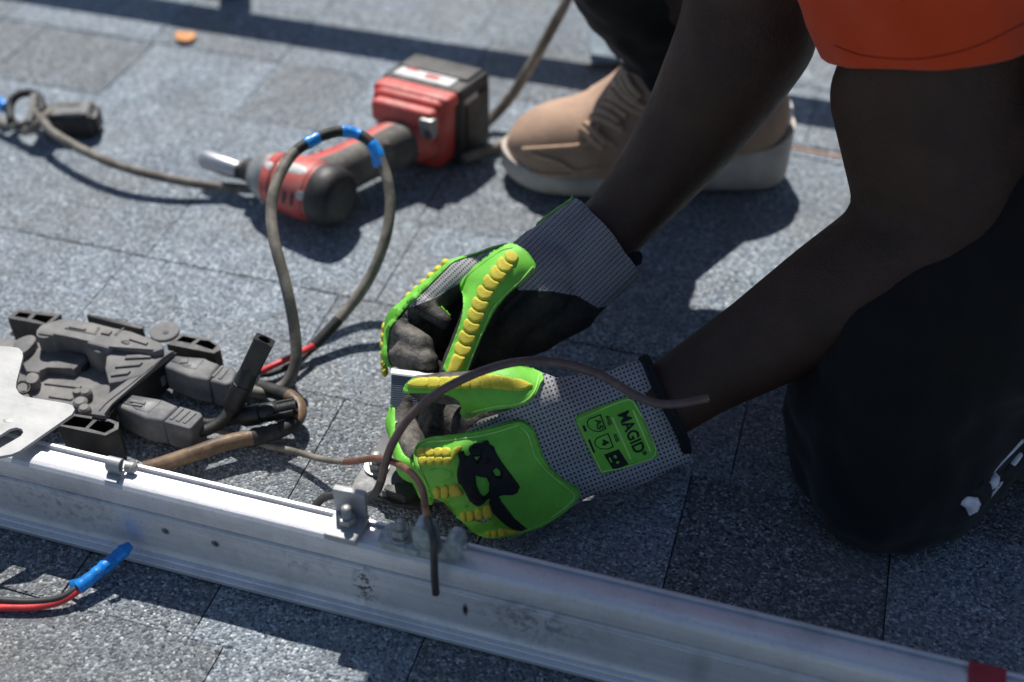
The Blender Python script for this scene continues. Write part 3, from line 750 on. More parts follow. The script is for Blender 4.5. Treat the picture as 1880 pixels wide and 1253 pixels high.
# looping grey cable
lc_pts = [(418, 700, .017), (455, 716, .013), (492, 721, .012), (525, 704, .016), (543, 664, .030), (540, 600, .052), (524, 520, .080), (503, 440, .103), (498, 385, .116), (508, 335, .128), (535, 286, .137), (570, 260, .141), (610, 244, .142), (645, 243, .140), (678, 260, .134), (700, 296, .122), (713, 340, .108), (716, 390, .092), (704, 450, .072), (676, 515, .048), (635, 572, .028), (578, 634, .012)]
lp = pxpath(lc_pts, 8)
loop = tube('grey_cable', lp, .0048, [MT['cgrey'], MT['cblack']], None, 16, split=[(0, 0), (.485, 1), (.70, 0), (.955, 1)])
tag(loop, 'dusty grey cable rising in a tall loop in front of the driver', 'cable')
tapewrap('blue_tape_band', sect(lp, (562, 266), (586, 252)), .0053, MT['blue'], loop)
tapewrap('blue_tape_band', sect(lp, (628, 242), (660, 249)), .0053, MT['blue'], loop)
tapewrap('blue_tape_band', sect(lp, (682, 264), (697, 290)), .0055, MT['blue'], loop)
fp = [G(x, y, z) for x, y, z in ((676, 268, .131), (688, 262, .137), (700, 298, .126), (697, 306, .118), (684, 306, .117))]
prism('tape_flag', fp, Vector((.001, -.0006, -.0008)), MT['blue'], loop, .0002)
rp = pxpath([(580, 632, .012), (556, 645, .016), (520, 663, .018), (488, 678, .016), (468, 690, .012), (440, 698, .012)], 8)
tube('red_core', rp, .0027, MT['red'], loop, 12)
rp2 = pxpath([(580, 636, .009), (545, 664, .006), (505, 684, .006), (480, 688, .006), (440, 690, .007)], 8)
tube('black_core', rp2, .0026, MT['cblack'], loop, 12)
# thick brown trunk cable
bp = pxpath([(265, 862, .012), (300, 852, .014), (360, 832, .017), (420, 812, .018), (480, 800, .017), (520, 788, .017), (543, 772, .017), (549, 750, .018), (536, 732, .019), (512, 722, .016), (480, 712, .011), (450, 703, .009)], 10)
br = tube('brown_cable', bp, .0063, [MT['cbrown'], MT['cblack']], None, 16, split=[(0, 0), (.41, 1), (.525, 0), (.74, 1)]); tag(br, 'thick brown trunk cable curving away from the rail clip', 'cable')
tapewrap('black_tape_band', sect(bp, (462, 804), (508, 792)), .0070, MT['cblack'], br)
# thin copper wire into the lug, its dark tail hanging over the rail
cp = pxpath([(395, 790, .006), (440, 800, .007), (490, 818, .009), (540, 829, .011), (590, 843, .018), (640, 848, .032), (690, 842, .054), (730, 852, .072), (762, 876, .087), (777, 905, .091), (781, 935, .088)], 8)
def PY(px, py, y):                             # point in the plane Y = y seen at a photo pixel
    d = ray(px, py); return CAM+d*(y/d.y)
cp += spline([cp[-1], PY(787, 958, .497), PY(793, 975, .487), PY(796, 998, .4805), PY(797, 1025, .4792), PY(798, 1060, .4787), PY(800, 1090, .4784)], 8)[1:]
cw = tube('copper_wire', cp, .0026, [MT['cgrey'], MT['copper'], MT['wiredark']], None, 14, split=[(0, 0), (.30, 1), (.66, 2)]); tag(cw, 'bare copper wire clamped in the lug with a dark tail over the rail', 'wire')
# brown wire arching over the near glove
wp = pxpath([(578, 930, .010), (592, 916, .016), (612, 910, .02), (650, 915, .026), (685, 908, .036), (699, 885, .050), (708, 850, .066), (722, 812, .084), (752, 766, .106), (800, 724, .126), (860, 692, .138), (920, 671, .143), (975, 663, .145), (1035, 668, .142), (1100, 688, .137), (1160, 722, .130), (1200, 740, .127), (1240, 742, .127), (1298, 732, .130)], 8)
bw = tube('brown_wire', wp, .0031, [MT['wiredark'], MT['wirebrown']], None, 14, split=[(0, 0), (.28, 1)]); tag(bw, 'stiff brown wire arching up over the near glove to its wrist', 'wire')
e1, e0 = wp[-1], wp[-2]; lathe('cut_end', [(0, .0029), (.0012, .0026)], e1, e1-e0, MT['copper'], bw, 14)
# red and black pair with blue tape, lower left
t1 = pxpath([(-80, 1094, .006), (0, 1102, .006), (60, 1105, .0065), (110, 1098, .008), (148, 1076, .011), (185, 1047, .014), (215, 1022, .016), (240, 1000, .019)], 8)
tw = tube('black_lead', t1, .0026, MT['wiredark'], None, 12); tag(tw, 'black and red lead pair ending in blue tape in front of the rail', 'wire')
t2 = pxpath([(-80, 1114, .004), (0, 1116, .004), (60, 1115, .0045), (110, 1105, .006), (150, 1080, .010), (185, 1050, .013)], 8)
tube('red_lead', t2, .0026, MT['red'], tw, 12)
tapewrap('blue_tape_sleeve', sect(t1, (142, 1076), (244, 996)), .0050, MT['blue'], tw)
prism('tape_flap', [G(x, y, z) for x, y, z in ((126, 1066, .010), (150, 1060, .017), (156, 1082, .013), (128, 1081, .007))], Vector((0, .0004, -.0009)), MT['blue'], tw, .0002)
prism('tape_curl', [G(x, y, z) for x, y, z in ((190, 1050, .018), (214, 1034, .021), (212, 1028, .025), (196, 1040, .023))], Vector((0, .0004, -.0008)), MT['blue'], tw, .0002)
# long cable on the left with its connector cluster
lf = pxpath([(66, 205, .030), (86, 232, .028), (100, 246, .026), (150, 275, .026), (215, 303, .024), (290, 324, .020), (370, 339, .014), (450, 347, .009), (480, 348, .007)], 8)
lcab = tube('grey_cable', lf, .0049, MT['cgrey'], None, 14); tag(lcab, 'grey cable running from the left connector to the driver nose', 'cable')
def cluster():
    r = empty('cable_connector', G(100, 230)); tag(r, 'dusty dark connector lying beside coiled cable at far left', 'connector')
    c = G(130, 222, .0145)
    e = Vector((.93, .36, 0)).normalized(); k = Vector((-.36, .93, 0))
    box('housing', c, (.026, .016, .0130), MT['invdark'], r, (e, k, Z), .004, 3)
    box('cap', c+Z*.0130, (.022, .013, .003), MT['plug'], r, (e, k, Z), .0015)
    box('latch', c+Z*.0138-k*.010+e*.006, (.010, .004, .0035), MT['print'], r, (e, k, Z), .0015)
    box('latch', c+Z*.0145+k*.008, (.012, .004, .003), MT['print'], r, (e, k, Z), .0015)
    box('end_collar', c+e*.027, (.004, .0125, .0105), MT['invdark'], r, (e, k, Z), .002)
    tube('coil', pxpath([(20, 222, .020), (18, 195, .026), (32, 176, .032), (58, 171, .034), (74, 184, .034), (76, 205, .032), (60, 224, .024), (36, 232, .018), (20, 222, .015)], 8), .0046, MT['cblack'], r, 12)
    tube('coil', pxpath([(-25, 215, .012), (20, 232, .014), (50, 226, .022), (62, 196, .032), (72, 178, .030)], 8), .0046, MT['cgrey'], r, 12)
    tube('coil', pxpath([(44, 242, .014), (66, 232, .024), (84, 214, .030), (100, 200, .022)], 8), .0050, MT['cgrey'], r, 12)
    tapewrap('blue_tape_band', pxpath([(-30, 176, .022), (-8, 184, .022), (10, 198, .020)], 6), .0064, MT['blue'], r)
    prism('tie', [G(x, y, z) for x, y, z in ((56, 172, .040), (66, 170, .040), (56, 222, .030), (46, 222, .030))], Vector((.001, 0, -.001)), MT['print'], r, .0003)
cluster()
# cable in the background beside the battery, and the loose end under it
bc = pxpath([(1062, -70, .16), (1040, 0, .135), (1012, 55, .105), (975, 120, .07), (940, 175, .038), (905, 215, .016), (870, 245, .008), (835, 262, .007)], 8)
bg_ = tube('grey_cable', bc, .0058, MT['cgrey'], None, 14); tag(bg_, 'pale grey cable sloping down behind the red battery from the top edge', 'cable')
be = pxpath([(850, 292, .010), (880, 282, .010), (910, 270, .009), (945, 252, .008), (985, 232, .007)], 8)
bo = tube('grey_cable', be, .0056, MT['cgrey'], None, 14); tag(bo, 'short grey cable end poking out between battery and shoe', 'cable')
# pale card and thin lead behind the shoe
pc = pxprism('card', [(1080, 62), (1105, 48), (1150, 58), (1150, 112), (1086, 116)], .010, .006, MT['pale']); tag(pc, 'pale blue-grey plastic card on the roof behind the shoe', 'card')
tl = tube('black_lead', pxpath([(1072, 122, .008), (1105, 118, .012), (1130, 118, .014), (1142, 102, .02), (1152, 84, .026), (1160, 66, .02)], 8), .0022, MT['wiredark'], None, 10); tag(tl, 'thin black lead lying by the pale card behind the shoe', 'wire')
tn = tube('thin_cord', pxpath([(1430, 268, .006), (1480, 276, .006), (1540, 288, .006), (1600, 297, .006)], 6), .0012, MT['leaf'], None, 8); tag(tn, 'thin tan cord on the roof right of the heel', 'cord')

# ------------------------------------------------------------------ microinverter
def inverter():
    r = empty('microinverter', G(190, 690)); tag(r, 'dusty dark grey microinverter with clip brackets left of the rail clip', 'inverter')
    I, K = MT['invert'], MT['invdark']
    pxprism('tray', [(-70, 610), (30, 628), (90, 606), (200, 622), (300, 648), (290, 670), (190, 772), (120, 760), (-60, 770), (-120, 700)], .019, .003, I, r, bev=.002)
    pxprism('raised_housing', [(66, 612), (80, 594), (113, 584), (170, 593), (240, 607), (296, 628), (301, 640), (283, 646), (209, 633), (198, 640), (160, 630), (145, 618), (108, 611), (96, 616)], .046, .014, I, r, bev=.0024, seg=2)
    pxprism('end_dome', rounded([(64, 618), (70, 600), (86, 592), (104, 598), (102, 614), (84, 622)], 2), .044, .014, I, r, bev=.0024, seg=2)
    pxprism('housing_step', [(152, 634), (166, 620), (215, 628), (206, 646), (178, 648)], .042, .014, I, r, bev=.003, seg=3)
    pxprism('wedge_housing', [(195, 648), (212, 632), (296, 640), (314, 646), (262, 688), (222, 700), (199, 704), (192, 676)], .040, .014, I, r, bev=.0024, seg=2)
    pxprism('flange_bar', [(307, 642), (321, 644), (203, 740), (193, 764), (166, 760), (172, 744), (190, 730)], .039, .010, I, r, bev=.0015)
    pxprism('flange_lip', [(321, 646), (326, 648), (211, 744), (201, 766), (195, 764), (205, 742)], .035, .008, K, r, bev=.0008)
    pxprism('side_plate', [(40, 664), (68, 638), (98, 643), (104, 640), (153, 650), (161, 658), (134, 679), (86, 672), (72, 684), (48, 682)], .027, .012, I, r, bev=.002)
    for pts, z in (([(20, 628), (56, 612), (70, 622), (46, 648), (32, 650)], .034), ([(44, 692), (58, 682), (74, 688), (66, 704), (48, 704)], .028)): pxprism('rounded_boss', rounded(pts, 2), z, .012, I, r, bev=.004, seg=3)
    for x, y, q in ((146, 730, .0045), (160, 730, .0050), (150, 748, .006), (158, 760, .005)):
        lathe('post', [(0, q), (.006, q), (.008, q*.7)], G(x, y, .019), Z, I, r, 16)
    s0 = G(154, 675, .019)
    lathe('screw', [(0, .0050), (.0035, .0050), (.0042, .0040)], s0, Z, K, r, 18); lathe('screw_recess', [(0, .0022), (.0006, .002)], s0+Z*.0040, Z, MT['zinc'], r, 6)
    lathe('round_ear', [(0, .0125), (.0025, .0125), (.003, .0118)], G(303, 612, .026), Z, I, r, 32); lathe('ear_hole', [(0, .0026), (.0004, .0024)], G(304, 610, .0292), Z, K, r, 14)
    pxprism('label_groove', [(119, 601), (173, 612), (180, 601), (184, 602), (176, 615), (119, 604)], .0464, .0455, K, r, bev=.0001)
    pxprism('label_groove', [(209, 615), (226, 601), (229, 602), (213, 617)], .0464, .0455, K, r, bev=.0001)
    pxprism('vent_slot', rounded([(219, 627), (233, 624), (240, 629), (232, 633)], 1), .0466, .0455, K, r, bev=.0001)
    pxprism('black_bar', [(158, 580), (162, 576), (263, 598), (262, 603), (255, 604)], .026, .006, K, r, bev=.0008)
    tube('ring', [G(42+13*math.cos(a), 712+11*math.sin(a), .026) for a in [2*math.pi*i/20 for i in range(21)]], .0011, K, r, 8, False)
    for pts in ([(128, 596), (158, 602), (155, 606), (125, 600)], [(190, 604), (206, 607), (200, 614), (184, 611)], [(240, 618), (272, 628), (268, 632), (236, 622)]): pxprism('raised_rib', pts, .0476, .0450, I, r, bev=.0005)
    for pts in ([(232, 652), (282, 650), (276, 656), (228, 658)], [(214, 668), (262, 664), (256, 670), (210, 674)], [(205, 684), (240, 680), (234, 686), (202, 690)]): pxprism('raised_rib', pts, .0418, .0390, I, r, bev=.0005)
    for pts in ([(84, 700), (150, 708), (146, 712), (80, 704)], [(92, 724), (134, 730), (130, 734), (88, 728)]): pxprism('raised_rib', pts, .0205, .0180, I, r, bev=.0004)
    tube('flange_seam', pxpath([(306, 652, .0394), (250, 697, .0394), (200, 736, .0394), (182, 754, .0394)], 6), .0005, K, r, 6)
    def cellbox(outer, cells, z1, z0): 
        o = pxprism('clip_bracket', outer, z1, z0, K, r, holes=cells, auto=30)
        pxprism('bracket_floor', outer, z0+.004, z0, K, r, bev=.0002)
        return o
    cellbox([(14, 584), (32, 568), (112, 577), (86, 600), (80, 596)], [[(26, 581), (35, 573), (58, 576), (50, 585)], [(58, 586), (66, 577), (100, 581), (84, 594)]], .033, .008)
    cellbox([(318, 626), (334, 614), (384, 622), (403, 634), (405, 642), (393, 649), (306, 632)], [[(323, 626), (336, 617), (362, 622), (350, 631)], [(358, 632), (368, 624), (384, 626), (398, 635), (390, 643)]], .033, .006)
    cellbox([(108, 782), (134, 760), (202, 770), (218, 776), (217, 788), (194, 800), (150, 791)], [[(114, 780), (136, 764), (172, 770), (156, 786)], [(162, 787), (178, 772), (200, 774), (211, 779), (209, 786), (192, 795)]], .035, .004)
    cellbox([(-70, 700), (-50, 690), (20, 700), (4, 716)], [[(-60, 701), (-48, 694), (-20, 698), (-30, 706)], [(-22, 708), (-12, 700), (10, 703), (0, 712)]], .033, .006)
    for x, y in ((205, 790), (397, 648)):
        lathe('bracket_pin', [(0, .0022), (.004, .0022)], G(x, y, .022), Vector((.5, -.8, .1)), MT['flash'], r, 12)
    tube('bracket_hook', pxpath([(226, 802, .010), (221, 812, .006), (206, 824, .003), (196, 829, .003)], 6), .0013, I, r, 8)
inverter()
def plug(name, front, back, z1, z0, label, tabs, prints):
    c = sum((G(x, y, 0) for x, y in front), Vector())/len(front)
    r = empty(name, (c.x, c.y, 0)); tag(r, label, 'connector', 'plugs in the microinverter')
    pxprism('plug_body', front, z1, z0, MT['plug'], r, bev=.0030, seg=3)
    pxprism('backshell', back, z1+.0005, z0, MT['plug'], r, bev=.0026, seg=3)
    for t in tabs: pxprism('release_slot', t, z1+.0005, z1-.001, MT['invdark'], r, bev=.0001)
    for t, zz in prints: pxprism('printed_panel', t, z1+zz, z1-.0004, MT['flash'], r, bev=.0001)
    return r
pa = plug('cable_plug', [(206, 742), (232, 722), (300, 733), (329, 745), (299, 774), (268, 769)], [(300, 774.5), (330.5, 745.5), (368, 757), (372, 764), (351, 786), (346, 788)], .033, .008, 'grey plug in the nearer port of the microinverter', [[(219, 739), (223, 737), (262, 746), (259, 749)]], [([(228, 733), (238, 725), (297, 735), (274, 757), (250, 752)], .0003)])
pb = plug('cable_plug', [(298, 672), (318, 651), (375, 659), (404, 667), (383, 699), (350, 693)], [(384, 699.5), (405, 667.5), (428, 673), (436, 682), (428, 702), (415, 708)], .034, .009, 'grey plug in the farther port of the microinverter', [[(312, 663), (315, 661), (352, 670), (349, 673)]], [([(318, 661), (324, 654), (374, 661), (358, 678), (340, 674)], .0003)])
for pl, q in ((pa, ((208, 756), (212, 772))), (pb, ((296, 682), (298, 698)))):
    for x, y in q: box('side_clip', G(x, y, .020), (.0022, .0028, .0050), MT['plug'], pl, None, .0012)
for pl, pts in ((pa, [[(240, 733), (268, 738), (265, 742), (238, 737)], [(244, 740), (262, 743), (260, 746), (242, 743)], [(310, 768), (332, 748), (338, 750), (316, 770)], [(322, 771), (345, 752), (350, 754), (328, 774)], [(335, 775), (356, 757), (360, 759), (340, 777)]]), (pb, [[(332, 660), (346, 658), (344, 666), (330, 666)], [(388, 690), (406, 672), (410, 673), (393, 692)], [(400, 694), (416, 675), (420, 677), (405, 696)]])):
    zz = .0339 if pl is pa else .0349
    for p in pts: pxprism('raised_print', p, zz+.0004, zz-.0008, MT['print'], pl, bev=.0001)
# loose lead connectors
def mc4(name, path, label, square):
    """path: base, boot end, body end, tip as 3D points"""
    a, b, c, d = path; r = empty(name, (a.x, a.y, 0)); tag(r, label, 'connector')
    ax = (d-a).normalized(); L = (d-a).length; lb, lc = (b-a).length, (c-a).length
    lathe('boot', [(0, .0060), (.004, .0082), (lb*.9, .0088), (lb, .0086), (lb+.0006, .0078)], a, ax, MT['mc4'], r, 24, 30)
    if square:
        lathe('barrel', [(lb, .0080), (lb+.001, .0086), (lc*.86, .0078), (lc, .0072)], a, ax, MT['mc4'], r, 20, 30)
        u = ax.cross(RT).normalized(); v = ax.cross(u).normalized(); u = v.cross(ax)
        def ring(t, hx, hy, ch=.0014):
            q = [(-hx+ch, -hy), (hx-ch, -hy), (hx, -hy+ch), (hx, hy-ch), (hx-ch, hy), (-hx+ch, hy), (-hx, hy-ch), (-hx, -hy+ch)]
            return [a+ax*t+v*x+u*y for x, y in q]
        t0 = lc-.004; P = [ring(t0, .0064, .0062), ring(t0+.003, .0076, .0070), ring(L, .0080, .0070)]
        hole = [[a+ax*L+(v*math.cos(q)+u*math.sin(q))*.0050 for q in [2*math.pi*i/24 for i in range(24)]], [a+ax*(L-.016)+(v*math.cos(q)+u*math.sin(q))*.0046 for q in [2*math.pi*i/24 for i in range(24)]]]
        vs = sum(P, []); fs = []
        for i in range(2):
            for k in range(8): fs.append((i*8+k, i*8+(k+1) % 8, i*8+8+(k+1) % 8, i*8+8+k))
        fs.append(tuple(range(7, -1, -1))); base = len(vs); vs += hole[0]+hole[1]
        for k in range(24): fs.append((base+k, base+24+k, base+24+(k+1) % 24, base+(k+1) % 24))
        fs.append(tuple(range(base+24, base+48)))
        for k in range(8):                       # end face between the square rim and the round bore
            o1, o2 = 16+k, 16+(k+1) % 8
            def nearest(p): return min(range(24), key=lambda i: (hole[0][i]-p).length)
            i1, i2 = nearest(vs[o1]), nearest(vs[o2]); f = [o1, o2]; i = i2
            while True:
                f.append(base+i)
                if i == i1: break
                i = (i-1) % 24 if ((i2-i1) % 24) < 12 else (i+1) % 24
            fs.append(tuple(f))
        mk('socket_housing', vs, fs, MT['mc4'], r, True, 25)
        for s in (-1, 1): box('latch_slot', a+ax*(L-.0002)+u*s*.0060, (.0045, .0006, .0006), MT['invdark'], r, (v, u, ax), 0)
        box('latch', a+ax*(lc-.006)-v*.0074+u*.001, (.0016, .003, .004), MT['plug'], r, (v, u, ax), .0006)
    else:
        lathe('barrel', [(lb, .0070), (lb+.002, .0080), (lc-.004, .0078), (lc-.002, .0066), (lc, .0052)], a, ax, MT['mc4'], r, 12, 30)
        lathe('pin_shroud', [(lc-.002, .0050), (L, .0050), (L, .0036), (L-.014, .0034)], a, ax, MT['mc4'], r, 20, 30)
        u = ax.cross(Z).normalized()
        for s in (-1, 1): box('latch_arm', a+ax*(lc+.002)+u*s*.0068, (.010, .0012, .0028), MT['mc4'], r, (ax, u, ax.cross(u)), .0006)
    return r
mc4('lead_connector', [G(424, 752, .026), G(447, 705, .046), G(462, 672, .060), G(486, 624, .082)], 'black lead connector standing up with its square socket open', True)
mc4('lead_connector', [G(440, 768, .018), G(478, 762, .021), G(512, 756, .024), G(545, 746, .028)], 'black lead connector lying low with a round open tip', False)
ca = tube('black_lead', pxpath([(340, 782, .020), (368, 792, .019), (392, 784, .020), (412, 768, .023), (427, 746, .029)], 8), .0047, MT['cblack'], None, 14); tag(ca, 'short black lead bending from the nearer plug up to the standing connector', 'wire')
cb = tube('black_lead', pxpath([(350, 770, .016), (380, 778, .013), (415, 774, .014), (445, 767, .018)], 8), .0044, MT['cblack'], None, 14); tag(cb, 'short black lead from the nearer plug to the low connector', 'wire')

# ------------------------------------------------------------------ person
def V3(*a): return Vector(a)
WL, EL, HL, SL = D(1215, 742, .935), D(1748, 408, .905), D(1712, 90, .865), V3(.03, .845, .50)
WR, ER, SR = D(1108, 432, 1.02), D(1385, 0, .965), V3(-.02, 1.085, .56)
PEL = V3(.27, 1.0, .39); CH = V3(-.01, .955, .53); NK = V3(-.10, .92, .60); HD = V3(-.268, .805, .60)
HIPL, HIPR = V3(.28, .91, .37), V3(.2, 1.05, .375)
KL, AL = V3(.118, .742, .082), V3(.50, .87, .065)
KR, AR = V3(-.29, 1.015, .42), V3(-.125, 1.10, .115)
body = []
body += chain((SL, .062), (HL, .062), (EL+V3(.0, .0, .012), .052))                                   # near upper arm
body += [(D(1790, 250, .885), .050, D(1800, 380, .90), .046), (D(1655, 170, .88), .050, D(1690, 330, .90), .050)]
body += chain((D(1745, 430, .905), .050), (D(1640, 470, .915), .047), (D(1530, 540, .92), .0425), (D(1400, 628, .93), .0365), (D(1290, 692, .935), .0305), (WL, .0285), (D(1130, 790, .935), .024), (D(960, 850, .94), .018))
body += [(D(1800, 420, .905), .034, D(1700, 500, .915), .038)]
body += chain((SR, .062), (V3(-.045, 1.0, .44), .058), (ER+V3(.004, .0, .03), .055))                # far arm
body += chain((ER, .055), (D(1372, 60, .97), .0545), (D(1335, 130, .98), .050), (D(1278, 225, 1.0), .0425), (D(1212, 315, 1.01), .0350), (D(1150, 390, 1.02), .0305), (WR, .029), (D(1040, 480, 1.01), .022), (D(900, 560, 1.02), .016))
body += chain((SL, .075), (CH+V3(0, -.04, .01), .09), (CH, .105), (CH+V3(0, .05, .01), .09), (SR, .075))
body += chain((CH, .11), (V3(.13, .98, .46), .115), (PEL, .12)) + chain((PEL, .11), (HIPL, .10)) + chain((PEL, .11), (HIPR, .10))
body += chain((CH, .075), (NK, .058), (V3(-.17, .88, .60), .056), (HD+V3(.05, .02, .01), .07)) 
hd = V3(-.45, -.12, -.62).normalized(); hu = V3(-.78, -.12, .60).normalized()                       # face looks down at the work
body += [(HD-hd*.03+hu*.01, .088, HD+hd*.025+hu*.0, .080), (HD+hd*.045-hu*.055, .050, HD+hd*.05+hu*.01, .062), (HD+hd*.100-hu*.015, .010, HD+hd*.085+hu*.02, .010), (HD+hd*.085-hu*.05, .016, HD+hd*.08-hu*.06, .018)]
hs = hd.cross(hu)
for s in (-1, 1): body += [(HD+hs*s*.085-hu*.01, .016, HD+hs*s*.090+hu*.025, .014), (HD+hd*.080+hs*s*.032+hu*.018, .012, HD+hd*.078+hs*s*.036+hu*.018, .012)]
body += chain((HIPL, .085), (KL+V3(.03, .02, .01), .055), (V3(.32, .82, .075), .045), (AL, .038)) + chain((HIPR, .085), (KR, .060), (V3(-.22, 1.07, .25), .042), (AR, .040), (V3(-.2, 1.07, .05), .03))
pm = blob(body, .0055, 7, 'person')
person = link('person', pm, MT['skin']); tag(person, 'person kneeling at the right in orange shirt, black trousers and green work gloves, fitting hardware', 'person')
# hair cap
hb = blob([(HD-hd*.045+hu*.012, .086, HD-hd*.005+hu*.03, .080)], .006, 4, 'hair'); link('hair', hb, MT['hair'], person)
hat = empty('shadow_hat', HD); hat.parent = person; hat.matrix_parent_inverse = Matrix()  # unseen hat, added so the head throws a wider shadow
hn_ = V3(-.42, -.05, .9).normalized()
lathe('shadow_brim', [(.040, .128), (.043, .1295), (.050, .115), (.052, .098), (.048, .098), (.044, .115)], HD, hn_, MT['checkb'], hat, 40); lathe('shadow_crown', [(.046, .098), (.08, .094), (.105, .075), (.114, .04), (.116, .004)], HD, hn_, MT['checkb'], hat, 40)
# trousers: near leg kneeling, far leg with the foot flat
tl_ = chain((PEL, .135), (HIPL, .118), (V3(.26, .84, .24), .100), (D(1672, 640, .955), .093), (D(1655, 742, .95), .0865), (D(1640, 830, .945), .0750))
tl_ += [(D(1700, 800, .955), .066, D(1610, 868, .93), .0560), (D(1545, 760, .96), .040, D(1560, 850, .945), .036), (D(1760, 700, .97), .080, D(1850, 640, .99), .080), (D(1700, 560, .97), .085, D(1800, 520, 1.0), .09)]
tl_ += chain((D(1690, 780, .96), .070), (D(1800, 720, .985), .066), (V3(.34, .83, .075), .066), (AL, .052))
tl_ += chain((PEL, .135), (HIPR, .118), (KR, .088), (V3(-.245, 1.055, .31), .055), (V3(-.198, 1.082, .20), .049), (V3(-.155, 1.097, .135), .050))
tm = blob(tl_, .006, 6, 'trousers'); 
bm = bmesh.new(); bm.from_mesh(tm)
for v in bm.verts:                                                                                  # cloth folds and flattening on the roof
    p = v.co; n = v.normal; f = noise.noise(Vector((p.x*14, p.y*14, p.z*22)))*.008+noise.noise(Vector((p.x*60, p.y*25, p.z*60)))*.003+abs(noise.noise(Vector((p.x*9+p.z*20, p.y*12, p.z*8))))*.006
    v.co = p+n*f; v.co.z = max(v.co.z, .004)
bm.to_mesh(tm); bm.free()
tr = link('trousers', tm, MT['trouser'], person)
# checkered side tape on the near trouser leg
tb = bvh_of(tm)
sq_ = [([(1760, 924), (1772, 907), (1795, 913), (1801, 926), (1795, 940), (1780, 947), (1774, 934)], 1), ([(1775, 906), (1790, 893), (1806, 884), (1816, 897), (1818, 908), (1800, 925), (1794, 912)], 0),
       ([(1808, 885), (1828, 868), (1836, 876), (1834, 890), (1819, 902), (1815, 893)], 1), ([(1812, 912), (1830, 886), (1842, 885), (1838, 892), (1820, 914)], 1), ([(1834, 868), (1850, 850), (1868, 856), (1856, 880), (1838, 884)], 0),
       ([(1848, 855), (1862, 838), (1872, 826), (1878, 836), (1872, 846), (1862, 858)], 1), ([(1864, 838), (1880, 818), (1900, 812), (1894, 836), (1874, 850)], 0), ([(1882, 818), (1900, 792), (1914, 800), (1900, 826)], 1), ([(1822, 872), (1850, 842), (1880, 812), (1878, 806), (1846, 838), (1818, 868)], 1)]
for i, (P, wht) in enumerate(sq_):
    patch('check', P, tb, .0028 if wht else .0014, MT['checkw' if wht else 'checkb'], tr, 5, 2, smooth=25, back=.001)
# shirt sleeve and body
sl_ = chain((SL, .085), (D(1712, -40, .845), .079), (D(1712, 62, .862), .0715)) + [(D(1640, 40, .87), .056, D(1620, -120, .85), .066), (D(1800, 20, .87), .058, D(1800, -120, .85), .066)]
sl_ += [(D(1790, 40, .87), .055, D(1640, 70, .872), .050)]
sl_ += chain((SL+V3(0, .0, .03), .095), (CH, .125), (SR, .09)) + chain((CH+V3(0, -.05, -.01), .11), (V3(-.11, .91, .50), .10), (V3(-.195, .925, .525), .085)) + chain((SL+V3(0, 0, .03), .095), (V3(-.085, .84, .555), .088)) + chain((CH, .128), (V3(.13, .98, .46), .135), (PEL, .140)) + chain((SR, .085), (V3(-.04, 1.02, .47), .076))  # unseen front and shoulder bulges added to fill gaps in the torso's shadow
sm = blob(sl_, .0055, 5, 'shirt'); bm = bmesh.new(); bm.from_mesh(sm)
hp = D(1700, 118, .86); hn = (EL-SL).normalized(); hn = (hn+UP*-.35+RT*.05).normalized()
# the hem lies in a tilted plane through three points of the sleeve edge
h1, h2, h3 = D(1538, 112, .875), D(1695, 133, .80), D(1890, 62, .875)
hn = (h2-h1).cross(h3-h1).normalized()
if hn.dot(EL-SL) < 0: hn = -hn
fc = [f for f in bm.faces if (f.calc_center_median()-D(1712, 90, .865)).length < .21 and f.calc_center_median().y < .99]
gs = set(fc)
for f in fc: gs.update(f.verts); gs.update(f.edges)
bmesh.ops.bisect_plane(bm, geom=list(gs), plane_co=h1, plane_no=hn, clear_outer=True)
for v in bm.verts:
    q_ = v.co; f = noise.noise(Vector((q_.x*16+q_.z*9, q_.y*16, q_.z*26)))*.0055+noise.noise(q_*60)*.0012; v.co += v.normal*f
bm.to_mesh(sm); bm.free()
sh = link('shirt', sm, MT['shirt'], person)
sb_ = bvh_of(sm); stitch_ = []
for q in spline([(1532, 84, 0), (1590, 103, 0), (1690, 108, 0), (1790, 86, 0), (1890, 38, 0)], 10):
    r_ = ray(q.x, q.y); h_ = sb_.ray_cast(CAM, r_.normalized())
    if h_[0] is not None: stitch_.append(h_[0]-r_.normalized()*.0001)
if len(stitch_) > 5: tube('hem_seam', stitch_, .0006, MT['seam'], sh, 6)
sd = sh.modifiers.new('thickness', 'SOLIDIFY'); sd.thickness = .0016
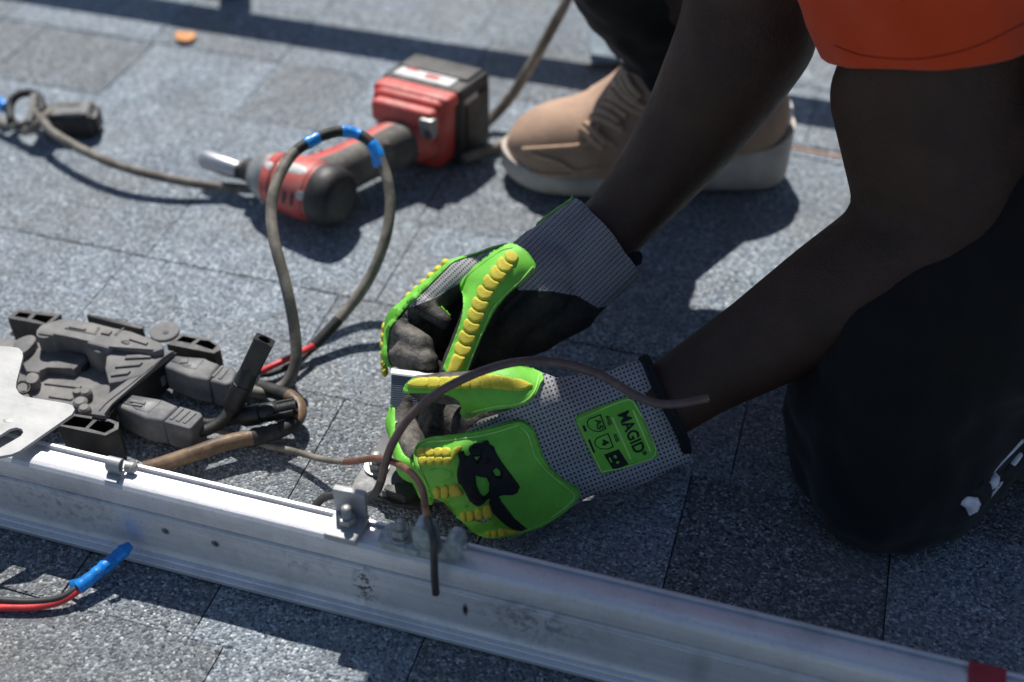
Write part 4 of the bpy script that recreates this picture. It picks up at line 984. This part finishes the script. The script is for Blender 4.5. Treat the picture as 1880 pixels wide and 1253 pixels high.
# ---- shoe on the far foot
def shoe():
    T, H = V3(-.314, 1.040, 0), V3(-.036, 1.122, 0); ax = (H-T); L = ax.length; ax.normalize(); sdv = V3(-ax.y, ax.x, 0)
    r = empty('shoe', T); r.parent = person; r.matrix_parent_inverse = Matrix()
    def lerp(tab, t):
        for i in range(len(tab)-1):
            if tab[i][0] <= t <= tab[i+1][0]:
                u = (t-tab[i][0])/(tab[i+1][0]-tab[i][0]); n_ = len(tab)
                def sl_(k): a_, b_ = tab[max(0, k-1)], tab[min(n_-1, k+1)]; return (b_[1]-a_[1])/(b_[0]-a_[0])
                h_ = tab[i+1][0]-tab[i][0]; u2, u3 = u*u, u*u*u
                return (2*u3-3*u2+1)*tab[i][1]+(u3-2*u2+u)*h_*sl_(i)+(3*u2-2*u3)*tab[i+1][1]+(u3-u2)*h_*sl_(i+1)
        return tab[-1][1]
    Wd = [(0, .003), (.012, .014), (.035, .025), (.08, .036), (.16, .045), (.30, .050), (.5, .044), (.7, .038), (.86, .036), (.93, .032), (.97, .024), (.99, .014), (1, .003)]
    Zt = [(0, .040), (.02, .052), (.06, .064), (.14, .076), (.26, .086), (.36, .108), (.46, .140), (.56, .156), (.68, .160), (.80, .150), (.90, .128), (.97, .105), (1, .085)]
    Zs = [(0, .036), (.10, .030), (.4, .030), (.7, .044), (.9, .054), (1, .066)]
    N, Mseg = 90, 22
    vs, fs = [], []
    for i in range(N+1):
        t = i/N; w = lerp(Wd, t); zt = lerp(Zt, t); zs = lerp(Zs, t)-.006; c = T+ax*(.004+t*(L-.008))
        pw = .8 if t < .3 else .62
        for k in range(Mseg+1):
            a = math.pi*k/Mseg; q = math.cos(a); s_ = math.sin(a)
            nar = 1-.30*max(0, min(1, (t-.25)/.2))*s_**2
            vs.append(c+sdv*w*nar*math.copysign(abs(q)**pw, q)+Z*(zs+(zt-zs)*s_**(.8 if t < .3 else .95)))
    m = Mseg+1
    for i in range(N):
        for k in range(Mseg): fs.append((i*m+k, i*m+k+1, (i+1)*m+k+1, (i+1)*m+k))
        fs.append((i*m, (i+1)*m, (i+1)*m+Mseg, i*m+Mseg))
    fs += [tuple(range(m)), tuple(range((N+1)*m-1, N*m-1, -1))]
    up = mk('upper', vs, fs, MT['suede'], r, True, 70)
    # sole
    vs, fs = [], []; R_ = []
    for i in range(N+1):
        t = i/N; w = lerp(Wd, t)+.0025; c = T+ax*(-.001+t*(L+.004)); zs = lerp(Zs, t); z0 = .003+.012*max(0, 1-t/.16)**2+.008*max(0, (t-.9)/.1)**2
        ring = []
        for fr, ww in ((0, .80), (.12, .93), (.45, 1.03), (.8, 1.03), (1, .94)): ring.append((w*ww, z0+(zs-z0)*fr))
        pts = [c+sdv*a+Z*b for a, b in ring]+[c-sdv*a+Z*b for a, b in reversed(ring)]
        vs += pts
    m = 10
    for i in range(N):
        for k in range(m): fs.append((i*m+k, i*m+(k+1) % m, (i+1)*m+(k+1) % m, (i+1)*m+k))
    fs += [tuple(range(m)), tuple(range((N+1)*m-1, N*m-1, -1))]
    mk('sole', vs, fs, MT['sole'], r, True, 50)
    ub = bvh_of(up.data)
    def on(x, y, lift=.002):
        q = ray(x, y); h = ub.ray_cast(CAM, q.normalized()); return (h[0]-q.normalized()*lift) if h[0] is not None else None
    def band(name, pts, rd, mat):
        P = [p for p in (on(x, y, rd*.4) for x, y in spline([(a, b, 0) for a, b in pts], 6) for x, y in [(x, y)]) if p is not None] if False else []
        for q in spline([(a, b, 0) for a, b in pts], 6):
            p = on(q.x, q.y, rd*.4)
            if p is not None: P.append(p)
        if len(P) > 3: tube(name, P, rd, mat, r, 8)
    for pts in ([(1128, 150), (1145, 172), (1168, 190), (1185, 198)], [(1122, 168), (1140, 186), (1160, 200), (1180, 208)], [(1085, 215), (1102, 218), (1122, 226), (1142, 238)], [(1072, 228), (1086, 236), (1098, 248), (1112, 262)], [(1150, 140), (1160, 160), (1176, 178)], [(1092, 202), (1115, 208), (1138, 222)], [(1106, 190), (1126, 196), (1150, 212)], [(1118, 176), (1136, 186), (1160, 200), (1172, 206)], [(1066, 236), (1078, 246), (1092, 260), (1108, 272)], [(1140, 146), (1152, 168), (1170, 186)]): band('lace', pts, .0040, MT['lace'])
    for pts in ([(960, 275), (1010, 272), (1060, 268), (1108, 258), (1128, 266)], [(975, 282), (1000, 290), (1030, 300), (1042, 308), (1062, 316), (1100, 308)], [(930, 300), (960, 312), (1010, 322), (1060, 322)], [(1100, 230), (1090, 250), (1104, 262), (1130, 270)]): band('overlay_seam', pts, .0024, MT['lace'])
    band('tongue_edge', [(1135, 120), (1148, 104), (1166, 92), (1180, 92)], .006, MT['suede'])
    for x, y in ((1140, 112), (1148, 106)): 
        g_ = G(x, y, .135); lathe('aglet', [(0, .002), (.001, .0042), (.009, .0042), (.010, .002)], g_, Vector((.6, .3, .6)), MT['aglet'], r, 12)
    hp_ = T+ax*(L-.002)+Z*.074
    box('heel_tab', hp_-ax*.004, (.004, .009, .012), MT['aglet'], r, (ax, sdv, Z), .004, 3)
shoe()

# ------------------------------------------------------------------ gloves
def glove_mesh(parts, voxel, cutp, cutn, knit, axis_px, pitch, name, mat, smooth=4, palm_shade=False):
    me = blob(parts, voxel, smooth, name)
    bm = bmesh.new(); bm.from_mesh(me)
    bmesh.ops.bisect_plane(bm, geom=bm.verts[:]+bm.edges[:]+bm.faces[:], plane_co=cutp, plane_no=cutn, clear_outer=True)
    bm.normal_update()
    for v in bm.verts:
        v.co += v.normal*(noise.noise(v.co*55)*.0011+noise.noise(v.co*130)*.0004)
    bm.to_mesh(me); bm.free()
    dust_shade = me.attributes.new('dust', 'FLOAT', 'POINT'); at = me.attributes.new('nit', 'FLOAT', 'POINT'); ax = Vector(axis_px).normalized(); cr = Vector((-ax.y, ax.x)); uvs = []
    for i, v in enumerate(me.vertices):
        x, y = pix(v.co); e = edgedist(x, y, knit)*(1 if inpoly(x, y, knit) else -1)
        at.data[i].value = max(0, min(1, .5-e/14.0)); dust_shade.data[i].value = max(.12, min(1, (835-x)/60)) if palm_shade else 1.0; dd = (v.co-CAM).dot(FW)  # far palm gets less dust, so its shade is put into the colour
        uvs.append(((x*ax.x+y*ax.y)/pitch[0], (x*cr.x+y*cr.y)/pitch[1]))
    uv = me.uv_layers.new(name='UVMap')
    for l in me.loops: uv.data[l.index].uv = uvs[l.vertex_index]
    return link(name, me, mat, person)
def capp(*pts): return chain(*[(D(x, y, d), r) for x, y, d, r in pts])
def shell(name, src, cond, th, mat, parent, depth=.002):
    """moulded guard grown from the glove surface where cond(point, normal, px) holds"""
    bm = bmesh.new(); bm.from_mesh(src); bm.normal_update()
    bmesh.ops.delete(bm, geom=[f for f in bm.faces if not cond(f.calc_center_median(), f.normal, pix(f.calc_center_median()))], context='FACES')
    # keep the larger islands only and relax the ragged edge
    for _ in range(14):
        mv = {}
        for v in bm.verts:
            if v.is_boundary:
                nb = [e.other_vert(v) for e in v.link_edges if e.is_boundary]
                if len(nb) >= 2: mv[v] = (nb[0].co+nb[1].co)*.25+v.co*.5
        for v, c in mv.items(): v.co = c
    bm.normal_update()
    for v in bm.verts: v.co += v.normal*(th*(.45 if v.is_boundary else 1.0))
    top = bm.faces[:]
    res = bmesh.ops.extrude_face_region(bm, geom=bm.faces[:])
    nv = [g for g in res['geom'] if isinstance(g, bmesh.types.BMVert)]
    for v in nv: v.co -= v.normal*(th+depth)
    return bmobj(name, bm, mat, parent, True, 60)
def bumps(name, polys, bvh, th, mat, parent, g=3.0, bev=7.0):
    out = None
    for P in polys:
        c = (sum(q[0] for q in P)/len(P), sum(q[1] for q in P)/len(P)); P = [(c[0]+(q[0]-c[0])*1.13, c[1]+(q[1]-c[1])*1.13) for q in P]
        out = patch(name, rounded(P, 2), bvh, th, mat, parent, g, bev, smooth=3, back=.001)
    return out
def crop(ox, oy, s): return lambda pts: [(ox+x/s, oy+y/s) for x, y in pts]
def stitch(name, pts, bvh, parent, rd=.00048, mat=None, lift=.0003):
    P = []
    for q in spline([(a, b, 0) for a, b in pts], 8):
        r_ = ray(q.x, q.y); h = bvh.ray_cast(CAM, r_.normalized())
        if h[0] is not None: P.append(h[0]-r_.normalized()*lift)
    if len(P) > 4: return tube(name, P, rd, mat or MT['thread'], parent, 6)

# ---- near (left) glove
LG = []
LG += capp((1262, 690, .935, .0215), (1205, 708, .935, .0222), (1110, 740, .930, .0215), (1040, 742, .925, .0205))
LG += capp((1290, 735, .935, .026), (1222, 752, .935, .027), (1120, 790, .93, .0285), (1050, 800, .93, .027))
LG += capp((1300, 785, .935, .0205), (1243, 802, .935, .0208), (1150, 848, .932, .0205), (1075, 860, .928, .0205))
LG += capp((1060, 755, .922, .021), (960, 795, .910, .018), (850, 838, .902, .0162), (762, 852, .930, .0122), (741, 775, .962, .0110), (752, 728, .965, .0096))
LG += capp((1065, 795, .926, .021), (960, 840, .914, .0185), (872, 884, .907, .0162), (798, 893, .938, .0116), (772, 850, .985, .0110), (815, 768, .988, .0110))
LG += capp((1070, 835, .930, .020), (980, 880, .921, .0180), (897, 926, .914, .0158), (858, 924, .948, .0110), (805, 905, .985, .0108))
LG += capp((1075, 862, .934, .0185), (1005, 912, .926, .0168), (930, 958, .921, .0140), (896, 948, .945, .0100), (872, 925, .96, .0095))
LG += capp((1060, 760, .925, .021), (985, 735, .906, .0205), (925, 718, .898, .0170), (842, 713, .900, .0122), (770, 711, .912, .0092))
LG += capp((890, 815, .965, .017), (840, 770, .985, .016), (800, 742, .998, .014)) + capp((900, 860, .96, .016), (830, 800, .99, .014), (790, 780, 1.0, .012))
LG += capp((1040, 780, .935, .02), (930, 765, .938, .0165), (880, 775, .945, .0145))
LG += capp((960, 800, .935, .015), (860, 845, .935, .015), (900, 920, .94, .015))
knitL = [(1000, 680), (1300, 620), (1330, 880), (1100, 960), (900, 1010), (845, 850), (838, 812), (858, 790), (880, 770), (960, 745)]
cutn = (D(1330, 690, .935)-D(1215, 742, .935)).normalized()
gL = glove_mesh(LG, .0017, D(1222, 744, .93), cutn, knitL, (.93, -.36), (7.6, 8.2), 'left_glove', MT['glove'], 4)
gL['label'] = 'near glove with the black emblem on its green back'
bL = bvh_of(gL.data)
cq = crop(740, 780, 5.53)
backp = rounded(cq([(100, 300), (125, 210), (190, 150), (330, 118), (600, 92), (900, 25), (1120, -45), (1230, -40), (1310, 20), (1350, 90), (1385, 200), (1425, 330), (1510, 450), (1660, 575), (1790, 655), (1800, 720), (1750, 800), (1600, 930), (1400, 1050), (1200, 1115), (1000, 1150), (830, 1150), (700, 1090), (640, 1010), (560, 955), (500, 880), (440, 800), (380, 760), (275, 750), (235, 640), (180, 520), (112, 410)]), 1)
bk = patch('back_guard', backp, bL, .0030, MT['green'], gL, 3.6, 6.0, (7.0, .0009), 70)
bB = bvh_of(bk.data)
bl = []
for cx in (185, 268, 352, 432): bl += [[(cx-48, 290), (cx-30, 240), (cx+28, 232), (cx+56, 262), (cx+46, 318), (cx-6, 330)], [(cx-32, 345), (cx+4, 325), (cx+52, 328), (cx+58, 378), (cx+30, 412), (cx-14, 404)]]
bl += [[(500, 300), (510, 250), (560, 222), (600, 225), (590, 262), (545, 300), (520, 350), (495, 340)]]
bl += [[(300, 640), (378, 625), (382, 745), (322, 752)], [(386, 622), (466, 612), (474, 738), (390, 748)], [(472, 612), (550, 598), (612, 690), (600, 715), (482, 738)]]
bl += [[(570, 888), (640, 880), (650, 980), (600, 975)], [(646, 878), (720, 866), (735, 972), (655, 980)], [(726, 864), (800, 845), (822, 955), (740, 970)], [(806, 842), (880, 790), (888, 830), (915, 905), (905, 935), (826, 953)]]
bl += [[(830, 1095), (890, 1080), (900, 1140), (850, 1150)], [(894, 1080), (958, 1066), (970, 1138), (905, 1142)], [(962, 1064), (1030, 1045), (1052, 1126), (975, 1138)], [(1034, 1044), (1075, 1060), (1190, 1066), (1180, 1090), (1056, 1124)]]
for p in bl: bumps('knuckle_ridge', [cq(p)], bB, .0014, MT['yellow'], bk, 2.4, 4)
for q in ([(200, 440), (520, 440), (520, 560), (260, 610)], [(430, 790), (640, 750), (700, 830), (540, 860)], [(640, 1000), (900, 930), (1000, 1020), (760, 1080)]): patch('recess_pad', rounded(cq(q), 2), bB, .0006, MT['green'], bk, 4, 3, smooth=2, back=.0006)
emb = cq([(556, 300), (575, 272), (618, 262), (628, 310), (660, 322), (688, 292), (662, 262), (672, 222), (722, 186), (790, 180), (828, 160), (862, 158), (882, 200), (922, 222), (944, 282), (992, 362), (1042, 432), (1102, 512), (1160, 590), (1186, 632), (1160, 692), (1110, 716), (1002, 714), (972, 728), (1002, 782), (1062, 862), (1132, 952), (1200, 1010), (1262, 1055), (1190, 1085), (1110, 1062), (1040, 1018), (975, 962), (905, 890), (868, 806), (890, 748), (862, 755), (820, 802), (770, 830), (720, 802), (670, 762), (640, 702), (590, 622), (556, 582), (546, 502), (556, 432), (572, 372)])
em = patch('emblem', emb, bB, .0026, MT['black'], bk, 2.8, 2.5, smooth=2, back=.001, holes=[cq([(735, 516), (785, 530), (852, 542), (876, 600), (870, 682), (818, 732), (780, 690), (748, 622)]), cq([(912, 468), (950, 436), (992, 478), (984, 522), (940, 520)]), cq([(716, 328), (784, 322), (748, 368)])])
eb = bvh_of(em.data)
for p in ([(800, 250), (790, 290), (810, 310)], [(860, 340), (870, 380), (840, 400)], [(700, 240), (740, 230), (770, 250)]): stitch('emblem_groove', cq(p), eb, em, .0006, MT['cuff'])
stitch('seam', cq([(1190, 20), (1260, 90), (1300, 200), (1340, 320), (1420, 430), (1520, 530), (1660, 640), (1740, 730), (1660, 830), (1500, 950)]), bB, bk); stitch('seam', cq([(1180, 0), (1000, 60), (800, 110), (600, 140), (400, 165), (250, 180), (170, 260), (140, 370), (180, 470), (260, 660)]), bB, bk)
# thumb guard
ct = crop(680, 640, 3.479)
tgp = rounded(ct([(205, 268), (230, 216), (290, 184), (500, 186), (620, 165), (740, 138), (850, 106), (1000, 118), (1092, 150), (1116, 182), (1080, 272), (1020, 342), (950, 376), (800, 392), (700, 412), (578, 452), (586, 372), (556, 328), (480, 292), (380, 286), (212, 286)]), 1)
tg = patch('thumb_guard', tgp, bL, .0030, MT['green'], gL, 3.4, 5.0, (5, .0006), 10); bT = bvh_of(tg.data)
xs = [240, 365, 440, 510, 580, 640, 702, 768, 838, 908, 1022]; 
def ty(x, top): 
    T_ = [(240, 222, 240), (290, 196, 248), (365, 190, 252), (500, 188, 252), (640, 180, 250), (770, 172, 248), (840, 182, 258), (908, 196, 266), (990, 206, 266), (1022, 228, 244)]
    for i in range(len(T_)-1):
        if T_[i][0] <= x <= T_[i+1][0]:
            u = (x-T_[i][0])/(T_[i+1][0]-T_[i][0]); return T_[i][1 if top else 2]*(1-u)+T_[i+1][1 if top else 2]*u
    return T_[-1][1 if top else 2]
for a, b in zip(xs[:-1], xs[1:]): bumps('thumb_ridge', [ct([(a+1, ty(a, 1)), ((a+b)/2, ty((a+b)/2, 1)-3), (b-1, ty(b, 1)), (b+9, (ty(b, 1)+ty(b, 0))/2), (b-1, ty(b, 0)), ((a+b)/2, ty((a+b)/2, 0)+3), (a+1, ty(a, 0)), (a+8, (ty(a, 1)+ty(a, 0))/2)])], bT, .0014, MT['yellow'], tg, 2.4, 4)
stitch('seam', ct([(1080, 170), (1050, 270), (990, 335), (900, 360), (780, 375), (640, 410)]), bT, tg)
shell('finger_guard', gL.data, lambda c, n, p: p[0] < 800 and p[1] > 745 and (c-CAM).dot(FW) < 1.0 and ((n.dot(FW) > .02 and n.dot(-RT) > .2) or inpoly(p[0], p[1], [(690, 740), (727, 742), (728, 800), (745, 838), (772, 852), (790, 880), (800, 915), (780, 945), (740, 930), (690, 850)])), .0026, MT['green'], gL)
for x, y in ((752, 902), (762, 915), (772, 926)): 
    P = [(x-7, y-6), (x+6, y-5), (x+8, y+6), (x-5, y+7)]; bumps('knuckle_ridge', [P], bL, .0045, MT['yellow'], gL, 2.6, 5)
# cuff binding and printed label
def ering(name, c, axis, r1, r2, up, t, mat, parent, squash=1.0):
    w = axis.normalized(); a = (up-w*up.dot(w)).normalized(); b = w.cross(a)
    P = [c+a*r1*math.cos(q)+b*r2*math.sin(q)+w*.0012*math.sin(3*q+1) for q in [2*math.pi*i/40 for i in range(41)]]
    return tube(name, P, t, mat, parent, 10, False)
fa = (D(1420, 650, .93)-D(1215, 742, .935)).normalized()
ering('cuff_binding', D(1222, 745, .932), cutn, .0390, .0305, UP, .0026, MT['cuff'], gL); ering('cuff_binding', D(1215, 748, .932), cutn, .0388, .0302, UP, .0024, MT['cuff'], gL)
cl = crop(980, 700, 5.697)
lbp = cl([(415, 372), (430, 352), (955, 172), (1000, 180), (1080, 232), (1300, 770), (1294, 798), (725, 975), (695, 958), (430, 430)])
lab = patch('cuff_label', lbp, bL, .0014, MT['green'], gL, 4.5, 4.0, None, 20); bLb = bvh_of(lab.data)
def dl(n_, t_, p0, p1, hpx, bold=0.0):
    a = cl([p0])[0]; b = cl([p1])[0]; ln = math.hypot(b[0]-a[0], b[1]-a[1]); size = hpx/5.697/.70
    o = text_on(n_, t_, a, (b[0]-a[0], b[1]-a[1]), size, bLb, MT['black'], lab, bold=bold)
    # fit to the wanted length
    return o
def fit(n_, t_, p0, p1, hpx, bold=0.0):
    cu = bpy.data.curves.new('m', 'FONT'); cu.body = t_; cu.size = 1; ob = bpy.data.objects.new('m', cu); COL.objects.link(ob)
    dg = bpy.context.evaluated_depsgraph_get(); dg.update(); wdt = max(.1, ob.evaluated_get(dg).dimensions.x); bpy.data.objects.remove(ob); bpy.data.curves.remove(cu)
    a = cl([p0])[0]; b = cl([p1])[0]; ln = math.hypot(b[0]-a[0], b[1]-a[1]); size = hpx/5.697/.70
    return text_on(n_, t_, a, (b[0]-a[0], b[1]-a[1]), size, bLb, MT['black'], lab, squash=ln/(wdt*size), bold=bold)
fit('lettering', 'MAGID', (876, 345), (1056, 755), 122, .022)
fit('lettering', '®', (1132, 745), (1152, 782), 42, .02)
def bar(n_, pts, mat, th=.0003): return patch(n_, cl(pts), bLb, th, mat, lab, 3, 1.0, smooth=1, back=.0005)
yl = MT['thread']
bar('printed_line', [(812, 384), (828, 378), (1020, 812), (1004, 818)], yl); bar('printed_line', [(1028, 306), (1044, 300), (1228, 730), (1212, 738)], yl)
def shield(P):
    c = (sum(p[0] for p in P)/len(P), sum(p[1] for p in P)/len(P)); Q = [(c[0]+(p[0]-c[0])*.87, c[1]+(p[1]-c[1])*.87) for p in P]
    patch('shield_outline', cl(P), bLb, .0003, MT['black'], lab, 2.2, 1, smooth=1, back=.0005, holes=[cl(Q)])
shield([(575, 392), (700, 346), (760, 500), (690, 534), (612, 522), (564, 478), (552, 430)]); shield([(660, 590), (780, 542), (838, 690), (780, 714), (692, 712), (640, 672), (632, 630)])
fit('lettering', 'A5', (640, 410), (670, 510), 62, .02); fit('lettering', '4', (700, 622), (722, 680), 72, .03)
fit('lettering', 'ANSI', (748, 368), (780, 462), 42, .02); fit('lettering', 'ANSI', (828, 560), (862, 642), 40, .02)
bar('small_print', [(506, 470), (530, 460), (556, 522), (532, 532)], MT['black']); bar('small_print', [(566, 616), (588, 608), (642, 744), (622, 752)], MT['black'])
bar('test_mark', [(734, 768), (888, 712), (992, 872), (832, 930)], MT['black'])
bM_ = bvh_of(lab.data)
for q in ([(770, 790), (800, 780), (830, 850), (800, 862)], [(820, 772), (860, 760), (880, 800), (842, 815)], [(848, 840), (890, 826), (900, 860), (862, 876)]): patch('test_mark_detail', rounded(cl(q), 1), bLb, .0008, MT['green'], lab, 2.4, 1.2, smooth=1, back=.0003)
stitch('seam', cl([(470, 400), (960, 200), (1060, 250), (1270, 770), (740, 945), (700, 930), (460, 430)]), bLb, lab)
# loose pull tab under the cuff
prism('cuff_tab', [D(x, y, .925) for x, y in rounded([(1112, 880), (1160, 872), (1200, 858), (1170, 882), (1140, 896), (1122, 895)], 1)], FW*.002, MT['cuff'], gL, .0004)

# ---- far (right) glove
RG = []
RG += capp((1150, 345, 1.02, .020), (1078, 404, 1.015, .0208), (1030, 440, 1.005, .021), (975, 480, 1.0, .021))
RG += capp((1185, 375, 1.02, .026), (1112, 435, 1.012, .027), (1055, 490, 1.005, .027), (1000, 520, 1.0, .025))
RG += capp((1220, 415, 1.02, .0205), (1152, 466, 1.015, .021), (1090, 520, 1.008, .0215), (1045, 560, 1.0, .0225))
RG += capp((1000, 482, 1.0, .019), (920, 494, 1.005, .0165), (845, 513, 1.002, .0145), (742, 592, 1.0, .0122), (733, 648, .99, .0115), (780, 672, .972, .0102))
RG += capp((1010, 520, 1.02, .021), (930, 535, 1.025, .018), (858, 555, 1.028, .0150), (768, 625, 1.028, .0122), (768, 668, 1.005, .0112), (800, 682, .980, .0098))
RG += capp((1030, 550, 1.02, .021), (950, 570, 1.035, .018), (878, 592, 1.042, .0140), (806, 650, 1.045, .0118), (818, 690, 1.02, .0105))
RG += capp((1050, 562, 1.0, .0215), (985, 598, 1.0, .0215), (915, 642, 1.02, .0165), (850, 680, 1.035, .0125))
RG += capp((1010, 500, .99, .021), (940, 495, .976, .0190), (905, 530, .968, .0160), (872, 592, .962, .0132), (832, 684, .953, .0110))
RG += capp((1000, 540, .985, .022), (940, 590, .99, .019), (905, 640, 1.0, .015))
RG += capp((735, 608, .985, .0090), (775, 632, .972, .0088), (782, 645, .972, .0070)) + capp((742, 646, .98, .0095), (782, 664, .968, .0098)) + capp((770, 560, .985, .008), (815, 590, .982, .0062))
knitR = [(1060, 300), (1300, 420), (1180, 545), (1098, 566), (1060, 544), (1005, 534), (950, 533), (955, 500), (900, 480), (870, 498), (845, 520), (800, 546), (745, 568), (690, 560), (820, 440), (960, 380)]
cutr = (D(1215, 345, 1.02)-D(1108, 432, 1.015)).normalized()
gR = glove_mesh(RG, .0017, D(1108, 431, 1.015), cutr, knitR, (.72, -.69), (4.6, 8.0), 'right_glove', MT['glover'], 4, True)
gR['label'] = 'far glove seen from its thumb side'
bR = bvh_of(gR.data)
cg = crop(680, 420, 4.178)
tgp = rounded(cg([(1035, 118), (1120, 122), (1200, 165), (1270, 262), (1275, 300), (1200, 385), (1120, 450), (1050, 510), (960, 620), (905, 725), (830, 885), (765, 1050), (735, 1118), (535, 1118), (600, 955), (660, 805), (700, 685), (714, 560), (706, 500), (680, 462), (690, 402), (760, 332), (900, 225)]), 1)
tg = patch('thumb_guard', tgp, bR, .0030, MT['green'], gR, 3.4, 5.0, (5, .0007), 12); bT = bvh_of(tg.data)
cs = [(1080, 222), (1025, 285), (975, 350), (920, 420), (875, 498), (838, 585), (808, 668), (772, 755), (738, 842), (706, 930)]
def chev(i):
    (x, y) = cs[i]; a = math.atan2(cs[min(9, i+1)][1]-cs[max(0, i-1)][1], cs[min(9, i+1)][0]-cs[max(0, i-1)][0]); c, s_ = math.cos(a), math.sin(a)
    sh_ = [(-50, -56), (-26, 0), (-50, 56), (18, 60), (58, 4), (18, -60)] if i else [(-46, -20), (-34, 40), (10, 56), (50, 6), (16, -50), (-28, -48)]
    return cg([(x+px_*c-py_*s_, y+px_*s_+py_*c) for px_, py_ in sh_])
for i in range(10): bumps('thumb_ridge', [chev(i)], bT, .0015, MT['yellow'], tg, 2.4, 4)
bumps('thumb_ridge', [cg([(640, 960), (690, 985), (728, 990), (700, 1060), (650, 1125), (585, 1120), (612, 1040)])], bT, .0028, MT['yellow'], tg, 2.8, 6)
stitch('seam', cg([(1250, 290), (1150, 400), (1050, 490), (950, 600), (890, 720), (820, 880), (740, 1080)]), bT, tg); stitch('seam', cg([(720, 380), (860, 270), (1000, 170), (1090, 145)]), bT, tg)
RIM = [(1000, 425), (920, 436), (828, 468), (712, 560), (685, 600), (685, 700), (742, 705), (722, 684), (712, 650), (717, 604), (743, 570), (833, 483), (928, 450)]
Bd = (-RT*.45+UP*.8+FW*.38).normalized(); Bl = (-RT*.93+FW*.3+UP*.05).normalized()
shell('back_guard', gR.data, lambda c, n, p: p[0] < 935 and p[1] < 612 and ((n.dot(FW) > .02 and n.dot(Bd) > .25 and (c-CAM).dot(FW) > .985) or inpoly(p[0], p[1], RIM)), .0030, MT['green'], gR)
shell('finger_guard', gR.data, lambda c, n, p: p[0] < 760 and p[1] > 566 and (c-CAM).dot(FW) < 1.03 and ((n.dot(FW) > .02 and n.dot(Bl) > .3) or inpoly(p[0], p[1], RIM)), .0030, MT['green'], gR)
def ell(name, c, rr, ax, mat, parent):
    bm = bmesh.new(); bmesh.ops.create_icosphere(bm, subdivisions=2, radius=1)
    for v in bm.verts: v.co = c+ax[0]*v.co.x*rr[0]+ax[1]*v.co.y*rr[1]+ax[2]*v.co.z*rr[2]
    return bmobj(name, bm, mat, parent)
for i in range(6):
    u = i/5; x, y = 818+(752-818)*u, 484+(545-484)*u; ell('knuckle_ridge', D(x, y, 1.008), (.0042, .0038, .0085), ((RT*-.72-UP*.69), (RT*-.69+UP*.72), FW), MT['yellow'], gR)
for i in range(6):
    u = i/5; x, y = 707-3*math.sin(u*3), 602+80*u; ell('knuckle_ridge', D(x, y, 1.004), (.0030, .0048, .0075), (RT, UP, FW), MT['yellow'], gR)
# green cuff label seen edge on, along the top of the far cuff
shell('cuff_label', gR.data, lambda c, n, p: 985 < p[0] < 1060 and p[1] < 428 and n.dot(Bd) > .80, .0016, MT['green'], gR)
prism('cuff_tab', [D(x, y, 1.0) for x, y in rounded([(1146, 470), (1172, 458), (1182, 470), (1176, 490), (1150, 486)], 1)], FW*.003, MT['cuff'], gR, .0005)

# ribbed grey strip pinched between the two hands
stp = empty('ribbed_strip', G(775, 700)); tag(stp, 'ribbed grey strip with a white top edge pinched between both gloves', 'strip')
sp0 = [(719, 683), (835, 698), (772, 706), (766, 748), (716, 748)]
prism('ribbed_face', [D(x, y, .957) for x, y in sp0], FW*.004, MT['ribbed'], stp, .0004)
for i in range(15):
    y = 690+i*4.0; prism('rib', [D(a, b, .9555) for a, b in ((718, y), (766, y+5.5), (766, y+7.5), (718, y+2))], FW*.0022, MT['ribbed'], stp, 0)
prism('top_edge', [D(x, y, d) for x, y, d in ((717, 684, .9545), (718, 676, .962), (835, 690, .962), (835, 699, .9545))], -UP*.0016, MT['white'], stp, .0005)
for o in (stp,): pass
